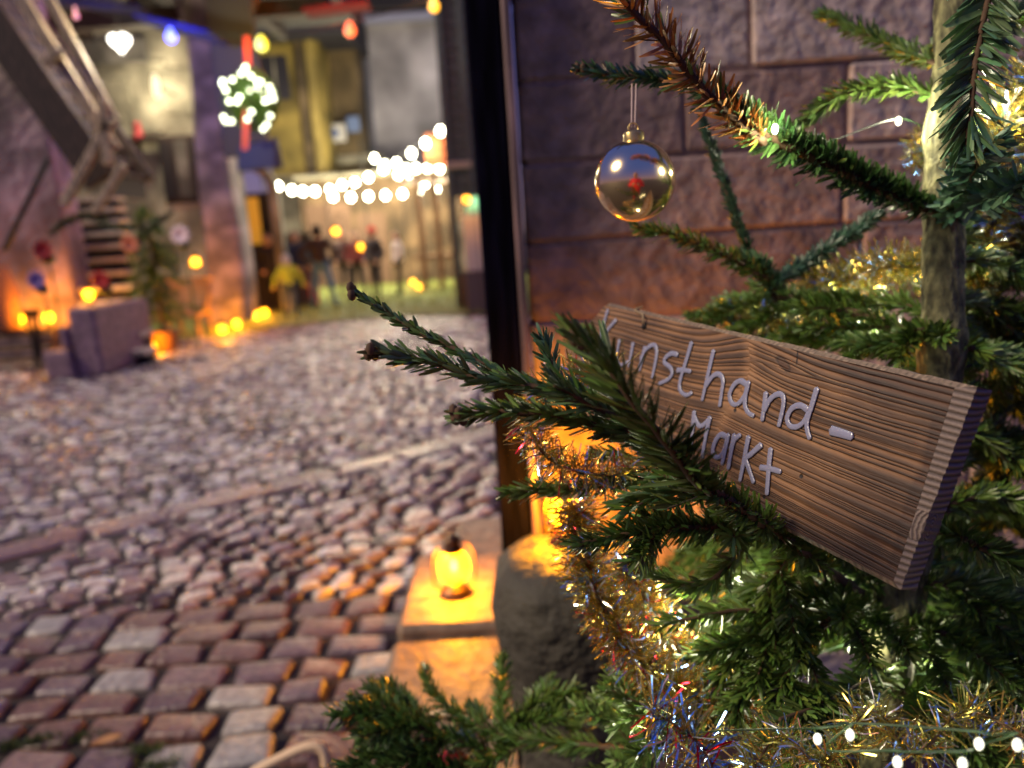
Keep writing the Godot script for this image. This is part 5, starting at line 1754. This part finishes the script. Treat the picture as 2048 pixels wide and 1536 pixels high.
	var letters := [
		[[[290, 128], [276, 175], [256, 250], [240, 300]], [[325, 170], [295, 205], [262, 245], [275, 275], [300, 325]]],
		[[[340, 256], [330, 300], [325, 335], [345, 362], [375, 345]], [[397, 268], [388, 320], [378, 368]]],
		[[[447, 285], [436, 330], [424, 384]], [[430, 335], [452, 295], [480, 276], [495, 286], [495, 330], [478, 415]]],
		[[[586, 318], [560, 312], [535, 330], [530, 350], [556, 372], [562, 398], [545, 422], [506, 440]]],
		[[[645, 265], [620, 350], [596, 430], [598, 470], [622, 488], [646, 478]], [[584, 383], [612, 382], [642, 388]]],
		[[[738, 300], [715, 400], [690, 510]], [[706, 450], [735, 408], [762, 400], [778, 425], [772, 480], [764, 535]]],
		[[[880, 445], [852, 428], [825, 445], [806, 488], [818, 524], [842, 525], [866, 495], [884, 450]], [[886, 432], [874, 490], [872, 535], [888, 565], [908, 575]]],
		[[[960, 478], [952, 540], [944, 596]], [[952, 555], [975, 510], [1005, 486], [1030, 490], [1034, 530], [1014, 620]]],
		[[[1136, 550], [1105, 532], [1070, 545], [1050, 585], [1062, 618], [1092, 622], [1122, 598], [1140, 560]], [[1176, 460], [1155, 530], [1134, 600], [1136, 640], [1146, 672]]],
		[[[1236, 638], [1280, 650], [1324, 664]]],
		[[[656, 558], [648, 640], [640, 728]], [[655, 575], [672, 612], [690, 618], [722, 586]], [[723, 582], [705, 660], [690, 752]]],
		[[[795, 665], [768, 656], [745, 685], [735, 728], [752, 752], [776, 735], [792, 690]], [[800, 655], [788, 715], [774, 780]]],
		[[[826, 656], [812, 730], [800, 800]], [[812, 715], [828, 676], [852, 656]]],
		[[[886, 665], [868, 760], [850, 850]], [[940, 698], [900, 735], [876, 758], [888, 800], [908, 858]]],
		[[[980, 715], [972, 800], [964, 908]], [[936, 794], [978, 800], [1022, 812]]]]
	for l in letters.size():
		var g := Bag.new()
		for s in letters[l]:
			var w := []
			for q in s:
				var p := crop(q[0], q[1])
				w.append(Vector3(p.x, p.y, 0.0012))
			var sp := spline(w, 0.0018)
			var rr := []
			for k in sp.size():
				rr.append((0.0041 if l == 9 else 0.0028 + 0.0005 * n.get_noise_2d(k * 6.0, l * 30.0)) * (1.0 - 0.25 * float(k) / sp.size()))
			tube(g, sp, rr, 8, 0.26, Vector3(0, 0, 1))
		put("letter", g, paint, o)


# ------------------------------------------------------------------ tinsel, lights, baubles
func decorations() -> void:
	var gold := Color(0.62, 0.42, 0.09)
	var olive := Color(0.42, 0.42, 0.1)
	var blue := Color(0.22, 0.45, 1.0)
	var silver := Color(0.8, 0.8, 0.75)
	var red := Color(0.75, 0.02, 0.05)
	var A := [[0.52, gold], [0.25, olive], [0.08, blue], [0.11, silver], [0.04, red]]
	var G := [[0.35, gold], [0.42, olive], [0.1, blue], [0.13, silver]]
	var Bl := [[0.3, gold], [0.12, olive], [0.42, blue], [0.11, silver], [0.05, red]]
	tinsel("gold tinsel garland with blue flecks in the fir beside the top of the trunk", [[2090, 130, 0.83], [2010, 230, 0.83], [1990, 340, 0.84], [2000, 430, 0.86], [1960, 520, 0.88]], 34, 40, G, 1.3)
	tinsel("second turn of gold tinsel in the fir near the pale vertical twig above the sign", [[2080, 300, 0.84], [1990, 440, 0.84], [1950, 560, 0.86], [1990, 640, 0.88], [2080, 620, 0.88]], 30, 36, G, 1.3)
	tinsel("small loop of gold tinsel sticking out near the upper pale light", [[1880, 250, 0.86], [1835, 270, 0.87], [1822, 310, 0.88], [1850, 345, 0.88]], 15, 22, G)
	tinsel("gold tinsel garland passing behind the trunk above the sign", [[2080, 450, 0.86], [1960, 480, 0.88], [1860, 530, 0.88], [1760, 535, 0.9], [1690, 560, 0.92], [1600, 560, 0.95]], 36, 40, G, 1.3)
	tinsel("olive tinsel garland tucked behind the upper edge of the sign", [[1760, 600, 0.87], [1700, 635, 0.88], [1610, 655, 0.9], [1520, 640, 0.94], [1450, 640, 0.97]], 30, 32, G)
	tinsel("gold tinsel garland beneath the foremost twigs, by the gate leaf", [[1230, 745, 0.62], [1120, 765, 0.66], [1060, 840, 0.68], [1100, 920, 0.68], [1200, 950, 0.69], [1330, 930, 0.7]], 27, 24, A)
	tinsel("long gold tinsel garland falling past the guard stone lantern to the blue tuft", [[1150, 1010, 0.75], [1160, 1100, 0.76], [1190, 1180, 0.75], [1230, 1260, 0.74], [1290, 1330, 0.73], [1370, 1390, 0.72], [1440, 1430, 0.71]], 32, 70, A, 1.0)
	tinsel("gold tinsel garland running inside the long one under the dark twig", [[1250, 1120, 0.8], [1290, 1200, 0.8], [1350, 1290, 0.79], [1430, 1370, 0.78], [1530, 1450, 0.76]], 32, 60, A, 1.0)
	tinsel("blue and gold tinsel tuft at the lower edge of the fir", [[1300, 1420, 0.64], [1350, 1450, 0.63], [1400, 1490, 0.62], [1440, 1560, 0.61]], 38, 17, Bl, 1.6)
	tinsel("gold tinsel garland along the lowest twigs below the sign", [[1490, 1570, 0.56], [1560, 1470, 0.58], [1650, 1530, 0.54], [1740, 1420, 0.56], [1830, 1510, 0.52], [1930, 1420, 0.54], [2070, 1490, 0.5]], 26, 15, G)
	# fairy lights
	var L := [[[1550, 258, 0.64, 0.014], [1797, 242, 0.80, 0.018], [2012, 206, 0.8, 0.018], [1965, 525, 0.84, 0.012]], [[1306, 1503, 0.7, 0.012], [1635, 1478, 0.46, 0.0004], [1958, 1488, 0.42, 0.0004], [2035, 1490, 0.41, 0.00035], [1925, 1528, 0.41, 0.0004], [1795, 1525, 0.42, 0.0004], [1700, 1470, 0.45, 0.00035]], [[1360, 1225, 0.77, 0.01], [1480, 1165, 0.8, 0.01], [1650, 1200, 0.82, 0.008], [1560, 1340, 0.8, 0.01], [1700, 1300, 0.82, 0.007], [1870, 1330, 0.84, 0.005], [1600, 660, 0.93, 0.01], [1740, 640, 0.9, 0.012]]]
	var names := ["string of tiny warm white lights in the upper fir above the sign", "string of tiny warm white lights along the lower edge of the fir", "string of tiny warm white lights inside the fir behind the sign"]
	for k in L.size():
		var p0 := pix(L[k][0][0], L[k][0][1], L[k][0][2])
		var o := thing("fairy_light_string", p0, names[k], "fairy lights", "strings of fairy lights in the fir")
		var w := []
		for e in L[k]:
			w.append(pix(e[0], e[1], e[2]) - p0)
		var path := []
		for i in w.size():
			path.append(w[i] + Vector3(0.004, 0.003, -0.006))
			if i < w.size() - 1:
				path.append(w[i].lerp(w[i + 1], 0.5) + Vector3(rng.randf_range(-0.015, 0.015), rng.randf_range(-0.03, -0.008), -0.03))
		part("wire", o, mat(Color(0.02, 0.05, 0.02), 0.5), func(b: Bag) -> void: tube(b, spline(path, 0.01), [0.0007], 5))
		for i in w.size():
			var b := Bag.new()
			ball(b, Vector3.ZERO, 0.0031 if k == 0 else 0.0024, 10, 1.5)
			var bu := put("bulb", b, M.led if k == 0 else M.dim_led, o)
			bu.position = w[i]
			lamp(bu, Vector3.ZERO, Color(1.0, 0.94, 0.66), L[k][i][3], 0.003)
	# the gold mirror bauble
	var bp := pix(1270, 362, 0.7)
	var r := 0.0362
	var bb := thing("gold_bauble", bp, "shiny gold mirror bauble hanging by a thread in front of the sandstone wall", "bauble")
	part("ball", bb, mat(Color(1.0, 0.78, 0.45), 0.16, {"metal": 1.0}), func(b: Bag) -> void: ball(b, Vector3.ZERO, r, 48))
	part("cap", bb, mat(Color(0.55, 0.42, 0.16), 0.3, {"metal": 0.9}), func(b: Bag) -> void: lathe(b, [Vector2(0.0095, r * 0.955), Vector2(0.0095, r * 1.14), Vector2(0.0075, r * 1.2), Vector2(0.001, r * 1.22)], Transform3D(), 18))
	part("ring", bb, mat(Color(0.55, 0.42, 0.16), 0.3, {"metal": 0.9}), func(b: Bag) -> void:
		var ring := []
		for k in 11:
			ring.append(Vector3(cos(TAU * k / 10.0) * 0.0045, r * 1.27 + sin(TAU * k / 10.0) * 0.0045, 0))
		tube(b, spline(ring, 0.002), [0.0007], 5))
	var hang := pix(1268, 168, 0.715) - bp
	part("thread", bb, mat(Color(0.5, 0.38, 0.33), 0.6), func(b: Bag) -> void: tube(b, PackedVector3Array([Vector3(-0.0015, r * 1.3, 0), hang + Vector3(-0.002, 0, 0), hang + Vector3(0.002, 0.001, 0), Vector3(0.0015, r * 1.3, 0)]), [0.0007], 5))
	# ornaments low in the middle
	for e in [[905, 1536, 1.0, 0.024, Color(0.6, 0.02, 0.012), "small red bauble on the lowest bough"], [962, 1528, 1.0, 0.02, Color(0.3, 0.27, 0.03), "small yellow-green bauble beside the red one"], [926, 1468, 1.03, 0.017, Color(0.1, 0.2, 0.45), "small steel-blue bauble under the straw ring"]]:
		var p := pix(e[0], e[1], e[2])
		var q := thing("small_bauble", p, e[5], "bauble", "small baubles on the lowest bough")
		part("ball", q, mat(e[4], 0.25, {"coat": 0.6}), func(b: Bag) -> void: ball(b, Vector3.ZERO, e[3], 20))
		part("cap", q, M.tin, func(b: Bag) -> void: lathe(b, [Vector2(e[3] * 0.25, e[3] * 0.95), Vector2(e[3] * 0.25, e[3] * 1.2), Vector2(0.001, e[3] * 1.22)], Transform3D(), 10))
	var sp := pix(888, 1448, 1.03)
	var sr := thing("straw_ring", sp, "pale straw ring ornament on the lowest bough", "ornament")
	part("ring", sr, mat(Color(0.55, 0.42, 0.24), 0.7), func(b: Bag) -> void:
		var ring := []
		for k in 13:
			ring.append(Vector3(cos(TAU * k / 12.0) * 0.018, sin(TAU * k / 12.0) * 0.016, 0.01 * cos(TAU * k / 12.0)))
		tube(b, spline(ring, 0.004), [0.0045], 7))


func near_things() -> void:
	# rounded pale frame rising at the lower edge
	var o := thing("bentwood_rail", ground(560, 1560, 0.25), "pale bent wooden frame showing its rounded corner at the lower edge", "wooden frame")
	var d := 1.75
	var w := []
	for e in [[430, 1610], [500, 1550], [570, 1512], [612, 1494], [638, 1492], [650, 1508], [652, 1540], [648, 1620]]:
		w.append(pix(e[0], e[1], d) - o.position)
	part("rail", o, mat(Color(0.62, 0.45, 0.27), 0.6), func(b: Bag) -> void: tube(b, spline(w, 0.02), [0.012], 8))
	part("panel", o, M.strip_wood, func(b: Bag) -> void: bar(b, pix(632, 1506, d + 0.01) - o.position, pix(628, 1640, d + 0.01) - o.position, 0.028, 0.02, 0.004, Vector3(0, 0, 1)))
	var o2 := thing("short_post", ground(695, 1570, 0.2), "short pale wooden post top beside the bent frame", "post")
	part("post", o2, M.pale_wood, func(b: Bag) -> void: bar(b, pix(692, 1515, d) - o2.position, pix(690, 1680, d) - o2.position, 0.05, 0.04, 0.012, Vector3(0, 0, 1)))
	# dry leaf on the setts
	var lf := thing("dry_leaf", ground(212, 1487, 0.012), "curled dry leaf lying on the mossy setts", "leaf", "", 0.4)
	part("blade", lf, mat(Color(0.4, 0.22, 0.09), 0.8), func(b: Bag) -> void:
		var rows := []
		for k in 6:
			var t := k / 5.0
			var wd := 0.016 * sin(PI * clampf(t, 0.06, 0.97))
			rows.append([b.p(Vector3(t * 0.08 - 0.04, 0.012 + 0.008 * t, -wd)), b.p(Vector3(t * 0.08 - 0.04, 0.006 * t, 0)), b.p(Vector3(t * 0.08 - 0.04, 0.012, wd))])
		for k in 5:
			for s in 2:
				b.quad(rows[k][s], rows[k][s + 1], rows[k + 1][s + 1], rows[k + 1][s]))
	# whoever takes the picture: mirrored in the bauble
	person(Vector3(0.0, 0, 0.24), 0.0, 1.72, Color(0.7, 0.015, 0.03), Color(0.3, 0.015, 0.02), Color(0.6, 0.015, 0.02), "person in a red hooded jacket behind the viewpoint, mirrored in the gold bauble", {"group": "", "elbow": Vector3(0.34, 1.15, -0.02), "wrist": Vector3(0.16, 1.22, -0.12)})
